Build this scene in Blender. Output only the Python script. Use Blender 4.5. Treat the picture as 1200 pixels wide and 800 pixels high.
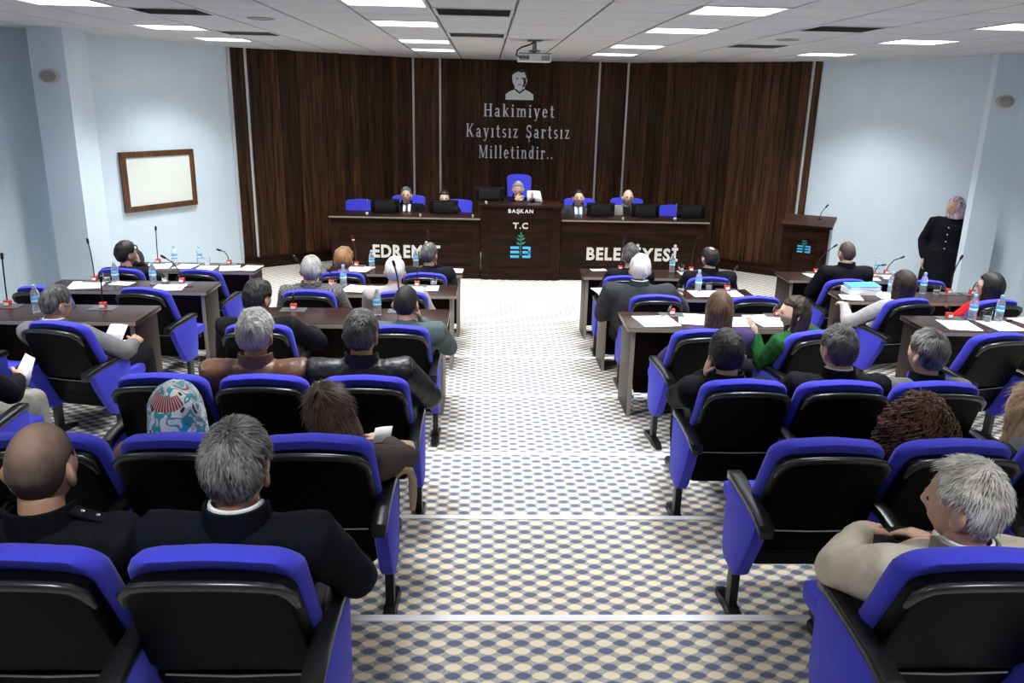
import bpy, bmesh, math, random
import numpy as np
from mathutils import Vector, Matrix, noise
random.seed(7)
RNG = np.random.default_rng(5)
for o in list(bpy.data.objects): bpy.data.objects.remove(o)
scene = bpy.context.scene
COL = scene.collection
PI = math.pi

# ------------------------------------------------------------------ camera
cam = bpy.data.cameras.new('camera'); cam.sensor_width = 36.0; cam.lens = 36.0*943/1200
cam.clip_start = .05; cam.clip_end = 60
camo = bpy.data.objects.new('camera', cam); COL.objects.link(camo)
camo.matrix_world = Matrix(((0.999288, -0.011988, -0.035779, 0.0),
                            (-0.030843, 0.286764, -0.957505, 0.0),
                            (0.021738, 0.957926, 0.286190, 2.65), (0, 0, 0, 1)))
scene.camera = camo
# ------------------------------------------------------------------ world, exposure
w = bpy.data.worlds.new('world'); scene.world = w; w.use_nodes = True
w.node_tree.nodes['Background'].inputs[0].default_value = (.8, .88, 1, 1)
w.node_tree.nodes['Background'].inputs[1].default_value = .03
scene.view_settings.view_transform = 'Standard'; scene.view_settings.look = 'None'
scene.view_settings.exposure = 0.15; scene.view_settings.gamma = 1.0
scene.view_settings.use_curve_mapping = False
LAMP_POWER = 38.0          # each recessed troffer
LAMP_SPREAD = math.radians(112)
LAMP_COLOR = (.93, .97, 1.0)

# ------------------------------------------------------------------ materials
MATS = {}
def nodes_of(name):
    m = bpy.data.materials.new(name); m.use_nodes = True
    nt = m.node_tree; return m, nt, nt.nodes['Principled BSDF']
def setp(b, **k):
    names = dict(rough='Roughness', spec='Specular IOR Level', metal='Metallic', coat='Coat Weight', coatr='Coat Roughness',
                 trans='Transmission Weight', ior='IOR', sheen='Sheen Weight', alpha='Alpha', emis='Emission Strength')
    for a, v in k.items(): b.inputs[names[a]].default_value = v
def plain(name, col, rough=.6, noise_amt=0.0, scale=30, bump=0.0, bscale=200, coords='Object', stretch=(1, 1, 1), **k):
    m, nt, b = nodes_of(name); L = nt.links
    setp(b, rough=rough, **k)
    b.inputs['Base Color'].default_value = (*col, 1)
    if noise_amt or bump:
        tc = nt.nodes.new('ShaderNodeTexCoord'); mp = nt.nodes.new('ShaderNodeMapping'); mp.inputs['Scale'].default_value = stretch
        L.new(tc.outputs[coords], mp.inputs[0])
    if noise_amt:
        n = nt.nodes.new('ShaderNodeTexNoise'); n.inputs['Scale'].default_value = scale; n.inputs['Detail'].default_value = 5
        L.new(mp.outputs[0], n.inputs['Vector'])
        r = nt.nodes.new('ShaderNodeValToRGB'); e = r.color_ramp.elements
        e[0].position = .3; e[1].position = .7
        e[0].color = (*[c*(1-noise_amt) for c in col], 1); e[1].color = (*[min(1, c*(1+noise_amt)) for c in col], 1)
        L.new(n.outputs[0], r.inputs[0]); L.new(r.outputs[0], b.inputs['Base Color'])
    if bump:
        n2 = nt.nodes.new('ShaderNodeTexNoise'); n2.inputs['Scale'].default_value = bscale; n2.inputs['Detail'].default_value = 3
        L.new(mp.outputs[0], n2.inputs['Vector'])
        bp = nt.nodes.new('ShaderNodeBump'); bp.inputs['Strength'].default_value = bump; bp.inputs['Distance'].default_value = .01
        L.new(n2.outputs[0], bp.inputs['Height']); L.new(bp.outputs[0], b.inputs['Normal'])
    MATS[name] = m; return m
def mathn(nt, op, a, b=None, c=None):
    n = nt.nodes.new('ShaderNodeMath'); n.operation = op
    for i, v in enumerate((a, b, c)):
        if v is None: continue
        if isinstance(v, (int, float)): n.inputs[i].default_value = v
        else: nt.links.new(v, n.inputs[i])
    return n.outputs[0]
def mixc(nt, fac, a, b):
    n = nt.nodes.new('ShaderNodeMix'); n.data_type = 'RGBA'
    nt.links.new(fac, n.inputs['Factor']) if not isinstance(fac, (int, float)) else setattr(n.inputs['Factor'], 'default_value', fac)
    for v, s in ((a, n.inputs[6]), (b, n.inputs[7])):
        if isinstance(v, tuple): s.default_value = (*v, 1)
        else: nt.links.new(v, s)
    return n.outputs[2]
def carpet_mat():
    m, nt, b = nodes_of('patterned_carpet'); L = nt.links
    tc = nt.nodes.new('ShaderNodeTexCoord'); sp = nt.nodes.new('ShaderNodeSeparateXYZ'); L.new(tc.outputs['Object'], sp.inputs[0])
    u = mathn(nt, 'DIVIDE', sp.outputs[0], .0652); v = mathn(nt, 'DIVIDE', sp.outputs[1], .0465)
    fu = mathn(nt, 'SUBTRACT', mathn(nt, 'FRACT', u), .5); fv = mathn(nt, 'SUBTRACT', mathn(nt, 'FRACT', v), .5)
    par = mathn(nt, 'FLOORED_MODULO', mathn(nt, 'ADD', mathn(nt, 'FLOOR', u), mathn(nt, 'FLOOR', v)), 2.0)
    au = mathn(nt, 'MULTIPLY', mathn(nt, 'POWER', mathn(nt, 'ABSOLUTE', fu), 1.5), 2.55)
    av = mathn(nt, 'MULTIPLY', mathn(nt, 'POWER', mathn(nt, 'ABSOLUTE', fv), 1.7), 3.5)
    d = mathn(nt, 'MULTIPLY', mathn(nt, 'ADD', au, av), mathn(nt, 'ADD', mathn(nt, 'MULTIPLY', par, .12), .94))
    mr = nt.nodes.new('ShaderNodeMapRange'); mr.inputs['From Min'].default_value = 1.0; mr.inputs['From Max'].default_value = .72
    L.new(d, mr.inputs[0])
    n = nt.nodes.new('ShaderNodeTexNoise'); n.inputs['Scale'].default_value = 420; L.new(tc.outputs['Object'], n.inputs['Vector'])
    g = nt.nodes.new('ShaderNodeValToRGB'); g.color_ramp.elements[0].color = (.24, .24, .26, 1); g.color_ramp.elements[1].color = (.62, .59, .52, 1)
    g.color_ramp.elements[0].position = .38; g.color_ramp.elements[1].position = .62
    L.new(n.outputs[0], g.inputs[0])
    wv = nt.nodes.new('ShaderNodeTexWave'); wv.inputs['Scale'].default_value = 75; wv.bands_direction = 'Y'; L.new(tc.outputs['Object'], wv.inputs['Vector'])
    blue = mixc(nt, wv.outputs[1], (.10, .115, .185), (.19, .205, .28))
    two = mixc(nt, par, (.84, .73, .53), blue)
    L.new(mixc(nt, mr.outputs[0], g.outputs[0], two), b.inputs['Base Color'])
    bp = nt.nodes.new('ShaderNodeBump'); bp.inputs['Strength'].default_value = .25; bp.inputs['Distance'].default_value = .004
    L.new(n.outputs[0], bp.inputs['Height']); L.new(bp.outputs[0], b.inputs['Normal'])
    setp(b, rough=.95, spec=.1); MATS['carpet'] = m
def wood_mat(name, dark, light, rough, stretch=(14, 14, .7), scale=2.2, rnd=.0, **k):
    m, nt, b = nodes_of(name); L = nt.links
    tc = nt.nodes.new('ShaderNodeTexCoord'); mp = nt.nodes.new('ShaderNodeMapping'); mp.inputs['Scale'].default_value = stretch
    oi = nt.nodes.new('ShaderNodeObjectInfo')
    ad = nt.nodes.new('ShaderNodeVectorMath'); ad.operation = 'ADD'
    cb = nt.nodes.new('ShaderNodeCombineXYZ')
    r100 = mathn(nt, 'MULTIPLY', oi.outputs['Random'], 37.0); L.new(r100, cb.inputs[0]); L.new(r100, cb.inputs[2])
    L.new(tc.outputs['Object'], mp.inputs[0]); L.new(mp.outputs[0], ad.inputs[0]); L.new(cb.outputs[0], ad.inputs[1])
    n = nt.nodes.new('ShaderNodeTexNoise'); n.inputs['Scale'].default_value = scale; n.inputs['Detail'].default_value = 7; n.inputs['Distortion'].default_value = .6
    L.new(ad.outputs[0], n.inputs['Vector'])
    r = nt.nodes.new('ShaderNodeValToRGB'); e = r.color_ramp.elements; e[0].position = .32; e[1].position = .72
    e[0].color = (*dark, 1); e[1].color = (*light, 1); L.new(n.outputs[0], r.inputs[0])
    out = r.outputs[0]
    if rnd:
        hs = nt.nodes.new('ShaderNodeHueSaturation'); L.new(out, hs.inputs['Color'])
        L.new(mathn(nt, 'ADD', mathn(nt, 'MULTIPLY', oi.outputs['Random'], rnd), 1-rnd*.5), hs.inputs['Value']); out = hs.outputs[0]
    L.new(out, b.inputs['Base Color'])
    setp(b, rough=rough, **k); MATS[name] = m
def glass_mat(name, col=(1, 1, 1), rough=.02, ior=1.45):
    m, nt, b = nodes_of(name); b.inputs['Base Color'].default_value = (*col, 1); setp(b, rough=rough, trans=1.0, ior=ior); MATS[name] = m
def emit_mat(name, col, s):
    m, nt, b = nodes_of(name); b.inputs['Base Color'].default_value = (.8, .8, .8, 1)
    b.inputs['Emission Color'].default_value = (*col, 1); setp(b, emis=s); MATS[name] = m
def hair_mat(name, dark, light, pos=.5, width=.2):
    m, nt, b = nodes_of(name); L = nt.links
    uv = nt.nodes.new('ShaderNodeUVMap'); mp = nt.nodes.new('ShaderNodeMapping'); mp.inputs['Scale'].default_value = (46, 2.6, 1)
    L.new(uv.outputs[0], mp.inputs[0])
    n = nt.nodes.new('ShaderNodeTexNoise'); n.inputs['Scale'].default_value = 1.6; n.inputs['Detail'].default_value = 4; L.new(mp.outputs[0], n.inputs['Vector'])
    tc = nt.nodes.new('ShaderNodeTexCoord'); n2 = nt.nodes.new('ShaderNodeTexNoise'); n2.inputs['Scale'].default_value = 14; L.new(tc.outputs['Object'], n2.inputs['Vector'])
    s = mathn(nt, 'ADD', mathn(nt, 'MULTIPLY', n.outputs[0], .65), mathn(nt, 'MULTIPLY', n2.outputs[0], .35))
    r = nt.nodes.new('ShaderNodeValToRGB'); e = r.color_ramp.elements; e[0].position = pos-width/2; e[1].position = pos+width/2
    e[0].color = (*dark, 1); e[1].color = (*light, 1); L.new(s, r.inputs[0]); L.new(r.outputs[0], b.inputs['Base Color'])
    bp = nt.nodes.new('ShaderNodeBump'); bp.inputs['Strength'].default_value = .6; bp.inputs['Distance'].default_value = .006
    L.new(n.outputs[0], bp.inputs['Height']); L.new(bp.outputs[0], b.inputs['Normal'])
    setp(b, rough=.5, spec=.35); MATS[name] = m

carpet_mat()
wood_mat('wall_plank', (.013, .0052, .0022), (.108, .045, .017), .5, rnd=.9, spec=.2)
wood_mat('wall_backing', (.006, .003, .002), (.012, .006, .004), .6)
wood_mat('desk_wood', (.010, .0045, .003), (.030, .012, .007), .40, stretch=(.8, 9, 9), rnd=.2, spec=.14)
wood_mat('desk_top', (.014, .006, .004), (.046, .018, .011), .26, stretch=(.8, 9, 9), rnd=.2, spec=.45)
wood_mat('dais_wood', (.009, .0032, .0016), (.036, .0125, .0055), .40, stretch=(.8, 9, 9), rnd=.25, spec=.14)
wood_mat('frame_wood', (.05, .018, .006), (.17, .07, .022), .4, stretch=(8, 8, .9), scale=3)
plain('edge_band', (.27, .235, .19), .35)
plain('blue_wall', (.70, .815, .90), .75, .03, 2.0, .05, 300)
plain('ceiling_tile', (.60, .59, .59), .9, .04, 120, .08, 500)
plain('ceiling_grid', (.10, .098, .10), .6)
plain('lamp_frame', (.72, .72, .74), .35)
plain('white_strip', (.62, .62, .64), .35, metal=.35)
plain('nosing', (.92, .91, .90), .4)
plain('blue_fabric', (.052, .054, .56), .9, .05, 60, .12, 700, sheen=.12, spec=.12)
plain('chair_plastic', (.0018, .0018, .0020), .48, 0, bump=.03, bscale=260, spec=.07)
plain('shell_gloss', (.012, .012, .013), .30, spec=.7)
plain('arm_plastic', (.010, .010, .011), .33, .25, 25)
plain('chair_metal', (.008, .008, .009), .35)
plain('shell_edge', (.28, .29, .29), .3)
plain('black_plastic', (.009, .009, .010), .35)
plain('screen_black', (.004, .004, .005), .2)
plain('grey_plastic', (.30, .31, .32), .45)
plain('mid_grey_metal', (.16, .17, .17), .35, metal=.6)
plain('steel', (.62, .63, .65), .25, metal=.9)
plain('letter_silver', (.94, .95, .97), .3, metal=.0)
plain('letter_white', (.74, .72, .66), .4)
plain('letter_dark', (.02, .022, .025), .35)
plain('logo_blue', (.10, .52, .85), .4)
plain('logo_green', (.03, .26, .17), .5)
plain('white_plastic', (.72, .73, .73), .4)
plain('paper', (.88, .88, .90), .8)
plain('print_blue', (.08, .32, .62), .5)
plain('label_blue', (.10, .42, .72), .45)
plain('cap_blue', (.35, .55, .80), .4)
plain('mic_red', (.62, .05, .03), .4)
plain('whiteboard', (.80, .84, .78), .35)
plain('vent_dark', (.15, .148, .125), .6)
plain('vent_back', (.10, .098, .085), .7)
plain('vent_grey', (.36, .35, .31), .6)
plain('binder_blue', (.08, .38, .75), .4)
plain('shape_black', (.010, .010, .011), .7, .3, 30, .3, 60)
plain('orange_cloth', (.62, .11, .03), .8, .2, 40, .3, 80)
plain('tan_cloth', (.36, .26, .16), .85, .15, 60, .3, 120)
plain('shoe', (.008, .007, .007), .35)
glass_mat('clear_glass', (1, 1, 1), .02, 1.2); glass_mat('bottle_plastic', (.96, .99, 1.0), .08, 1.10); setp(MATS['bottle_plastic'].node_tree.nodes['Principled BSDF'], trans=.82)
plain('disc_white', (.55, .52, .47), .5)
emit_mat('lamp_diffuser', (.93, .97, 1.0), 5.0)
emit_mat('mic_ring', (1, .03, .02), 2.5)

# ------------------------------------------------------------------ mesh helpers
class MB:
    def __init__(s): s.v = []; s.f = []; s.m = []
    def add(s, V, F, mi=0):
        o = len(s.v); s.v += [tuple(map(float, p)) for p in V]; s.f += [tuple(i+o for i in f) for f in F]; s.m += [mi]*len(F); return s
    def box(s, x0, x1, y0, y1, z0, z1, bev=0.0, mi=0):
        if bev <= 0:
            V = [(x, y, z) for z in (z0, z1) for y in (y0, y1) for x in (x0, x1)]
            return s.add(V, [(0, 2, 3, 1), (4, 5, 7, 6), (0, 1, 5, 4), (2, 6, 7, 3), (0, 4, 6, 2), (1, 3, 7, 5)], mi)
        b = min(bev, (x1-x0)*.45, (y1-y0)*.45, (z1-z0)*.45)
        bm = bmesh.new(); bmesh.ops.create_cube(bm, size=1)
        for q in bm.verts: q.co = Vector(((x0+x1)/2+q.co.x*(x1-x0), (y0+y1)/2+q.co.y*(y1-y0), (z0+z1)/2+q.co.z*(z1-z0)))
        bmesh.ops.bevel(bm, geom=bm.edges[:], offset=b, segments=2, profile=.7, affect='EDGES')
        bm.verts.index_update(); s.add([q.co for q in bm.verts], [[q.index for q in f.verts] for f in bm.faces], mi); bm.free(); return s
    def tube(s, pts, rads, n=10, mi=0, caps=True, sq=None):
        pts = [Vector(p) for p in pts]; rads = rads if hasattr(rads, '__len__') else [rads]*len(pts)
        V = []; up = None
        for i, p in enumerate(pts):
            t = (pts[min(i+1, len(pts)-1)]-pts[max(i-1, 0)]).normalized()
            if up is None: up = Vector((0, 0, 1)) if abs(t.z) < .9 else Vector((0, 1, 0))
            a = t.cross(up).normalized(); b2 = a.cross(t).normalized(); up = b2
            r = rads[i]; rx, ry = (r if hasattr(r, '__len__') else (r, r))
            for k in range(n):
                an = 2*PI*k/n; V.append(p+a*(rx*math.cos(an))+b2*(ry*math.sin(an)))
        F = [(i*n+k, i*n+(k+1) % n, (i+1)*n+(k+1) % n, (i+1)*n+k) for i in range(len(pts)-1) for k in range(n)]
        if caps: F += [tuple(range(n))[::-1], tuple((len(pts)-1)*n+k for k in range(n))]
        return s.add(V, F, mi)
    def lathe(s, prof, c=(0, 0, 0), n=16, mi=0, axis='z'):
        V = []
        for r, z in prof:
            for k in range(n):
                a = 2*PI*k/n
                if axis == 'z': V.append((c[0]+r*math.cos(a), c[1]+r*math.sin(a), c[2]+z))
                elif axis == 'x': V.append((c[0]+z, c[1]+r*math.cos(a), c[2]+r*math.sin(a)))
                else: V.append((c[0]+r*math.cos(a), c[1]+z, c[2]-r*math.sin(a)))
        F = [(i*n+k, i*n+(k+1) % n, (i+1)*n+(k+1) % n, (i+1)*n+k) for i in range(len(prof)-1) for k in range(n)]
        F += [tuple(range(n))[::-1], tuple((len(prof)-1)*n+k for k in range(n))]
        return s.add(V, F, mi)
    def loft(s, rings, mi=0, caps=True):
        n = len(rings[0]); V = [p for r in rings for p in r]
        F = [(i*n+k, i*n+(k+1) % n, (i+1)*n+(k+1) % n, (i+1)*n+k) for i in range(len(rings)-1) for k in range(n)]
        if caps: F += [tuple(range(n))[::-1], tuple((len(rings)-1)*n+k for k in range(n))]
        return s.add(V, F, mi)
    def prism(s, poly, a, b, axis='x', mi=0):
        def P(u, v, t): return {'x': (t, u, v), 'y': (u, t, v), 'z': (u, v, t)}[axis]
        n = len(poly); V = [P(u, v, a) for u, v in poly]+[P(u, v, b) for u, v in poly]
        F = [tuple(range(n))[::-1], tuple(range(n, 2*n))]+[(k, (k+1) % n, n+(k+1) % n, n+k) for k in range(n)]
        return s.add(V, F, mi)
    def ball(s, c, r, n=12, mi=0):
        r = r if hasattr(r, '__len__') else (r, r, r); V = []; m = n//2
        for i in range(1, m):
            t = PI*i/m
            for k in range(n):
                a = 2*PI*k/n; V.append((c[0]+r[0]*math.sin(t)*math.cos(a), c[1]+r[1]*math.sin(t)*math.sin(a), c[2]+r[2]*math.cos(t)))
        F = [(i*n+k, (i+1)*n+k, (i+1)*n+(k+1) % n, i*n+(k+1) % n) for i in range(m-2) for k in range(n)]
        V += [(c[0], c[1], c[2]+r[2]), (c[0], c[1], c[2]-r[2])]; T = len(V)-2
        F += [(T, k, (k+1) % n) for k in range(n)]+[(T+1, (m-2)*n+(k+1) % n, (m-2)*n+k) for k in range(n)]
        return s.add(V, F, mi)
    def mesh(s, name, smooth=False, recalc=True):
        me = bpy.data.meshes.new(name); me.from_pydata(s.v, [], s.f)
        if recalc:
            bm = bmesh.new(); bm.from_mesh(me); bmesh.ops.recalc_face_normals(bm, faces=bm.faces[:]); bm.to_mesh(me); bm.free()
        if any(s.m) and len(s.m) == len(me.polygons): me.polygons.foreach_set('material_index', s.m)
        if smooth: me.polygons.foreach_set('use_smooth', [True]*len(me.polygons))
        me.update(); return me
def smooth_angle(me, deg=40):
    me.polygons.foreach_set('use_smooth', [True]*len(me.polygons))
    try: me.set_sharp_from_angle(angle=math.radians(deg))
    except Exception: pass
    return me
def obj(name, me, mat=None, parent=None, loc=None, rot=None):
    if isinstance(me, MB): me = smooth_angle(me.mesh(name))
    if mat is not None and not me.materials:
        for q in (mat if isinstance(mat, (list, tuple)) else [mat]): me.materials.append(MATS[q] if isinstance(q, str) else q)
    o = bpy.data.objects.new(name, me); COL.objects.link(o)
    if parent: o.parent = parent
    if loc: o.location = loc
    if rot: o.rotation_euler = rot
    return o
def tag(o, label, cat, group=None):
    o['label'] = label; o['category'] = cat
    if group: o['group'] = group
    return o
def struct(o, label=None, cat=None):
    o['kind'] = 'structure'
    if label: o['label'] = label
    if cat: o['category'] = cat
    return o
def thing(name, label, cat, loc=(0, 0, 0), rz=0, group=None):
    o = bpy.data.objects.new(name, None); o.empty_display_size = .1; COL.objects.link(o); o.location = loc; o.rotation_euler = (0, 0, rz)
    return tag(o, label, cat, group)

# ------------------------------------------------------------------ room shell
CEIL = 3.33
TIER = [(-3.2, .745), (1.70, .62), (2.845, .492), (3.908, .373), (4.987, .25), (6.437, .125), (7.905, 0.0), (15.0, 0.0)]
FZ = {1: .62, 2: .492, 3: .373, 4: .25, 5: .125, 6: 0.0}
prof = []
for i, (y, z) in enumerate(TIER[:-1]):
    prof += [(y, z), (TIER[i+1][0], z)]
fm = MB(); X0, X1 = -5.7, 6.9
top = [(X0, y, z) for y, z in prof]+[(X1, y, z) for y, z in prof]; n = len(prof)
fm.add(top+[(X0, -3.2, -.1), (X0, 15, -.1), (X1, -3.2, -.1), (X1, 15, -.1)],
       [(k, k+1, n+k+1, n+k) for k in range(n-1)]+[(2*n, 2*n+2, 2*n+3, 2*n+1), tuple(range(n))+(2*n+1, 2*n), tuple(range(2*n-1, n-1, -1))+(2*n+2, 2*n+3)])
floor = struct(obj('floor', fm.mesh('floor'), 'carpet'), 'stepped floor with blue and cream patterned carpet', 'floor')
for i, (y, z) in enumerate(TIER[1:-1]):
    zu = TIER[i][1]
    k = MB().box(X0, X1, y-.034, y+.006, zu-.012, zu+.005, .003)
    struct(obj('trim_%d' % (i+1), k, 'nosing'), 'white nosing strip along the edge of a carpeted step', 'trim')

WL = [(-1.25, 14.55), (-3.82, 12.72), (-5.56, 9.56)]
WR = [(2.44, 14.55), (5.05, 12.62), (6.81, 9.79)]
def wall_slab(name, p, q, mat, th=.12, z0=0, z1=CEIL):
    (x0, y0), (x1, y1) = p, q; dx, dy = x1-x0, y1-y0; l = math.hypot(dx, dy); nx, ny = -dy/l*th, dx/l*th
    # outward is away from the room centre
    if nx*((x0+x1)/2-.6)+ny*((y0+y1)/2-5) < 0: nx, ny = -nx, -ny
    b = MB().prism([(x0, y0), (x1, y1), (x1+nx, y1+ny), (x0+nx, y0+ny)], z0, z1, 'z')
    return struct(obj(name, b.mesh(name), mat))
back = wall_slab('wall_back', WL[0], WR[0], 'wall_backing'); back['label'] = 'dark wood panelled wall behind the dais'
bl = wall_slab('wall_back_left', WL[1], WL[0], 'wall_backing'); bl['label'] = 'angled dark wood panelled wall next to framed board wall'
br = wall_slab('wall_back_right', WR[0], WR[1], 'wall_backing'); br['label'] = 'angled dark wood panelled wall next to lectern'
wl = wall_slab('wall_left', WL[2], WL[1], 'blue_wall'); wl['label'] = 'pale blue wall carrying the framed board'
wr = wall_slab('wall_right', WR[1], WR[2], 'blue_wall'); wr['label'] = 'pale blue wall behind the standing woman'
wall_slab('wall_left_side', (-5.55, -3.2), (-5.55, 9.7), 'blue_wall'); wall_slab('wall_right_side', (6.80, -3.2), (6.80, 9.9), 'blue_wall')
wall_slab('wall_rear', (-5.6, -3.15), (6.8, -3.15), 'blue_wall')
struct(obj('wall_left_column', MB().box(-5.06, -4.67, 9.60, 10.15, 0, CEIL, .01), 'blue_wall'), 'pale blue column beside framed board wall', 'column')
struct(obj('wall_right_column', MB().box(6.03, 6.40, 9.85, 9.97, 0, CEIL, .01), 'blue_wall'), 'pale blue column beside standing woman', 'column')
# planks
def planks(wall, p, q, skip=()):
    (x0, y0), (x1, y1) = p, q; l = math.hypot(x1-x0, y1-y0); ang = math.atan2(y1-y0, x1-x0)
    nn = round(l/.148); wd = l/nn
    me = smooth_angle(MB().box(-wd/2+.0025, wd/2-.0025, -.022, 0, .0, CEIL-.005, .004).mesh('plank'), 30); me.materials.append(MATS['wall_plank'])
    for i in range(nn):
        t = (i+.5)/nn
        # random small proud offset toward the room
        off = random.uniform(0, .006)
        o = obj('plank', me, None, wall, (x0+(x1-x0)*t+math.sin(ang)*off, y0+(y1-y0)*t-math.cos(ang)*off, 0), (0, 0, ang))
planks(back, WL[0], WR[0]); planks(bl, WL[1], WL[0]); planks(br, WR[0], WR[1])
# pale vertical strips dividing the panelling
tn = 7
def strip(x, y, wd=.035):
    global tn
    struct(obj('trim_%d' % tn, MB().box(x-wd/2, x+wd/2, y-.06, y-.022, .02, CEIL-.002, .006), 'white_strip'), 'thin pale vertical strip on dark wood panelling', 'trim'); tn += 1
for x in (-1.25, -.79, 1.945, 2.44): strip(x, 14.55)
def on(p, q, t): return p[0]+(q[0]-p[0])*t, p[1]+(q[1]-p[1])*t
strip(*on(WL[1], WL[0], .005), .05); strip(*on(WL[1], WL[0], .085)); strip(*on(WR[0], WR[1], .955))
for nm, p, q in (('baseboard_left', WL[1], WL[0]), ('baseboard_right', WR[0], WR[1])):
    a = math.atan2(q[1]-p[1], q[0]-p[0]); l = math.hypot(q[0]-p[0], q[1]-p[1])
    b = MB().box(0, l, -.07, -.03, 0, .16, .006).box(0, l, -.085, -.03, .16, .18, .005)
    struct(obj(nm, b, 'dais_wood', None, (p[0], p[1], 0), (0, 0, a)), 'dark wood skirting under angled panelling', 'baseboard')

# ceiling
ceil = struct(obj('ceiling', MB().box(-5.8, 7.0, -3.3, 14.7, CEIL, CEIL+.1).mesh('ceiling'), 'ceiling_grid'), 'suspended ceiling of pale square tiles in grey grid', 'ceiling')
GX = lambda i: -.43+.646*i
GY = lambda j: 6.6+(j-10)*.585
def inside(x, y):
    if y > 14.5: return False
    if y > 9.9:
        a = np.interp(y, [9.66, 12.72, 14.55], [-5.5, -3.82, -1.25]); b = np.interp(y, [9.88, 12.62, 14.55], [6.75, 5.05, 2.44])
        return a-.35 < x < b+.35
    return -5.5 < x < 6.7
LIGHTS = [(-1, 9), (-1, 12), (-1, 16), (-1, 19), (3, 9), (3, 12), (3, 16), (3, 19),
          (-5, 10), (-5, 14), (-5, 17), (7, 10), (7, 13), (7, 17)]
NEAR = [(i, j) for i in (-5, -1, 3, 7) for j in (6, 0)]
VENTS = {(-4, 11): 'dark', (0, 10): 'dark', (5, 11): 'dark', (0, 14): 'pale', (-4, 15): 'pale', (5, 15): 'pale'}
tile = smooth_angle(MB().box(-.312, .312, -.286, .286, -.012, 0, .003).mesh('tile'), 30); tile.materials.append(MATS['ceiling_tile'])
for i in range(-8, 11):
    for j in range(9, 24):
        cx, cy = GX(i)+.323, GY(j)+.2925
        if (i, j) in LIGHTS or (i, j) in VENTS or not inside(cx, cy): continue
        obj('ceiling_tile', tile, None, ceil, (cx, cy, CEIL+.001))
slab = MB()
for i in range(-8, 11):
    for j in range(-6, 9):
        if (i, j) in NEAR: continue
        x, y = GX(i), GY(j)
        if y < -3.0 or x < -5.6 or x > 6.3: continue
        slab.box(x+.008, x+.638, y+.007, y+.578, CEIL-.011, CEIL+.001)
so = obj('ceiling_tile_field', slab.mesh('ceiling_tile_field'), 'ceiling_tile', ceil); so['kind'] = 'stuff'
lf = smooth_angle(MB().box(-.315, .315, -.285, -.262, -.016, .0).box(-.315, .315, .262, .285, -.016, .0).box(-.315, -.29, -.262, .262, -.016, .0).box(.29, .315, -.262, .262, -.016, .0).mesh('frame'), 30); lf.materials.append(MATS['lamp_frame'])
ld = MB().box(-.29, .29, -.262, .262, -.010, -.004).mesh('diffuser'); ld.materials.append(MATS['lamp_diffuser'])
for i, j in LIGHTS+NEAR:
    side = {-1: 'over the EDREMIT side', 3: 'over the BELEDIYESI side', -5: 'near the framed board wall', 7: 'near the lectern wall'}[i]
    rank = sorted((b for a, b in LIGHTS+NEAR if a == i), reverse=True).index(j)
    t = thing('ceiling_light', 'glowing square ceiling light panel %s, %s from the panelled wall' % (side, ('first', 'second', 'third', 'fourth', 'fifth', 'sixth', 'seventh')[rank]), 'ceiling light', (GX(i)+.323, GY(j)+.2925, CEIL), 0, 'recessed ceiling lights')
    obj('frame', lf, None, t); obj('diffuser', ld, None, t)
    la = bpy.data.lights.new('troffer_light', 'AREA'); la.shape = 'RECTANGLE'; la.size = .56; la.size_y = .5
    la.energy = LAMP_POWER*({6: .80, 0: .45}.get(j, 1.0) if (i, j) in NEAR else 1.0); la.spread = LAMP_SPREAD; la.color = LAMP_COLOR
    lo = bpy.data.objects.new('troffer_light', la); COL.objects.link(lo); lo.parent = t; lo.location = (0, 0, -.02)
for (i, j), kind in VENTS.items():
    c = (GX(i)+.323, GY(j)+.2925, CEIL)
    t = thing('ceiling_vent', ('dark square ventilation grille in the ceiling %s' if kind == 'dark' else 'pale slotted air diffuser in the ceiling %s') % {-4: 'near the framed board wall', 0: 'above the central aisle', 5: 'near the lectern wall'}[i], 'vent', c, 0, kind+' ceiling vents')
    obj('frame', lf, 'lamp_frame', t)
    obj('backing', MB().box(-.29, .29, -.262, .262, -.004, -.001), 'vent_back', t)
    for k in range(9):
        y = -.235+k*.0587
        s = MB().prism([(y-.016, -.014), (y-.010, -.014), (y+.016, -.004), (y+.010, -.004)], -.288, .288, 'x')
        obj('slat', s, 'vent_dark' if kind == 'dark' else 'vent_grey', t)
for x, y in ((-2.05, 7.9), (3.1, 8.75)):
    t = thing('ceiling_speaker', 'flat round grey loudspeaker grille in the ceiling %s' % ('on the EDREMIT side' if x < 0 else 'on the BELEDIYESI side'), 'speaker', (x, y, CEIL-.012), 0, 'round ceiling speakers')
    obj('rim', MB().lathe([(.12, 0), (.12, -.006), (.10, -.008), (.10, 0)], n=24), 'vent_grey', t); obj('grille', MB().lathe([(.099, -.002), (.05, -.005), (.001, -.006)], n=24), 'vent_grey', t)

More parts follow.
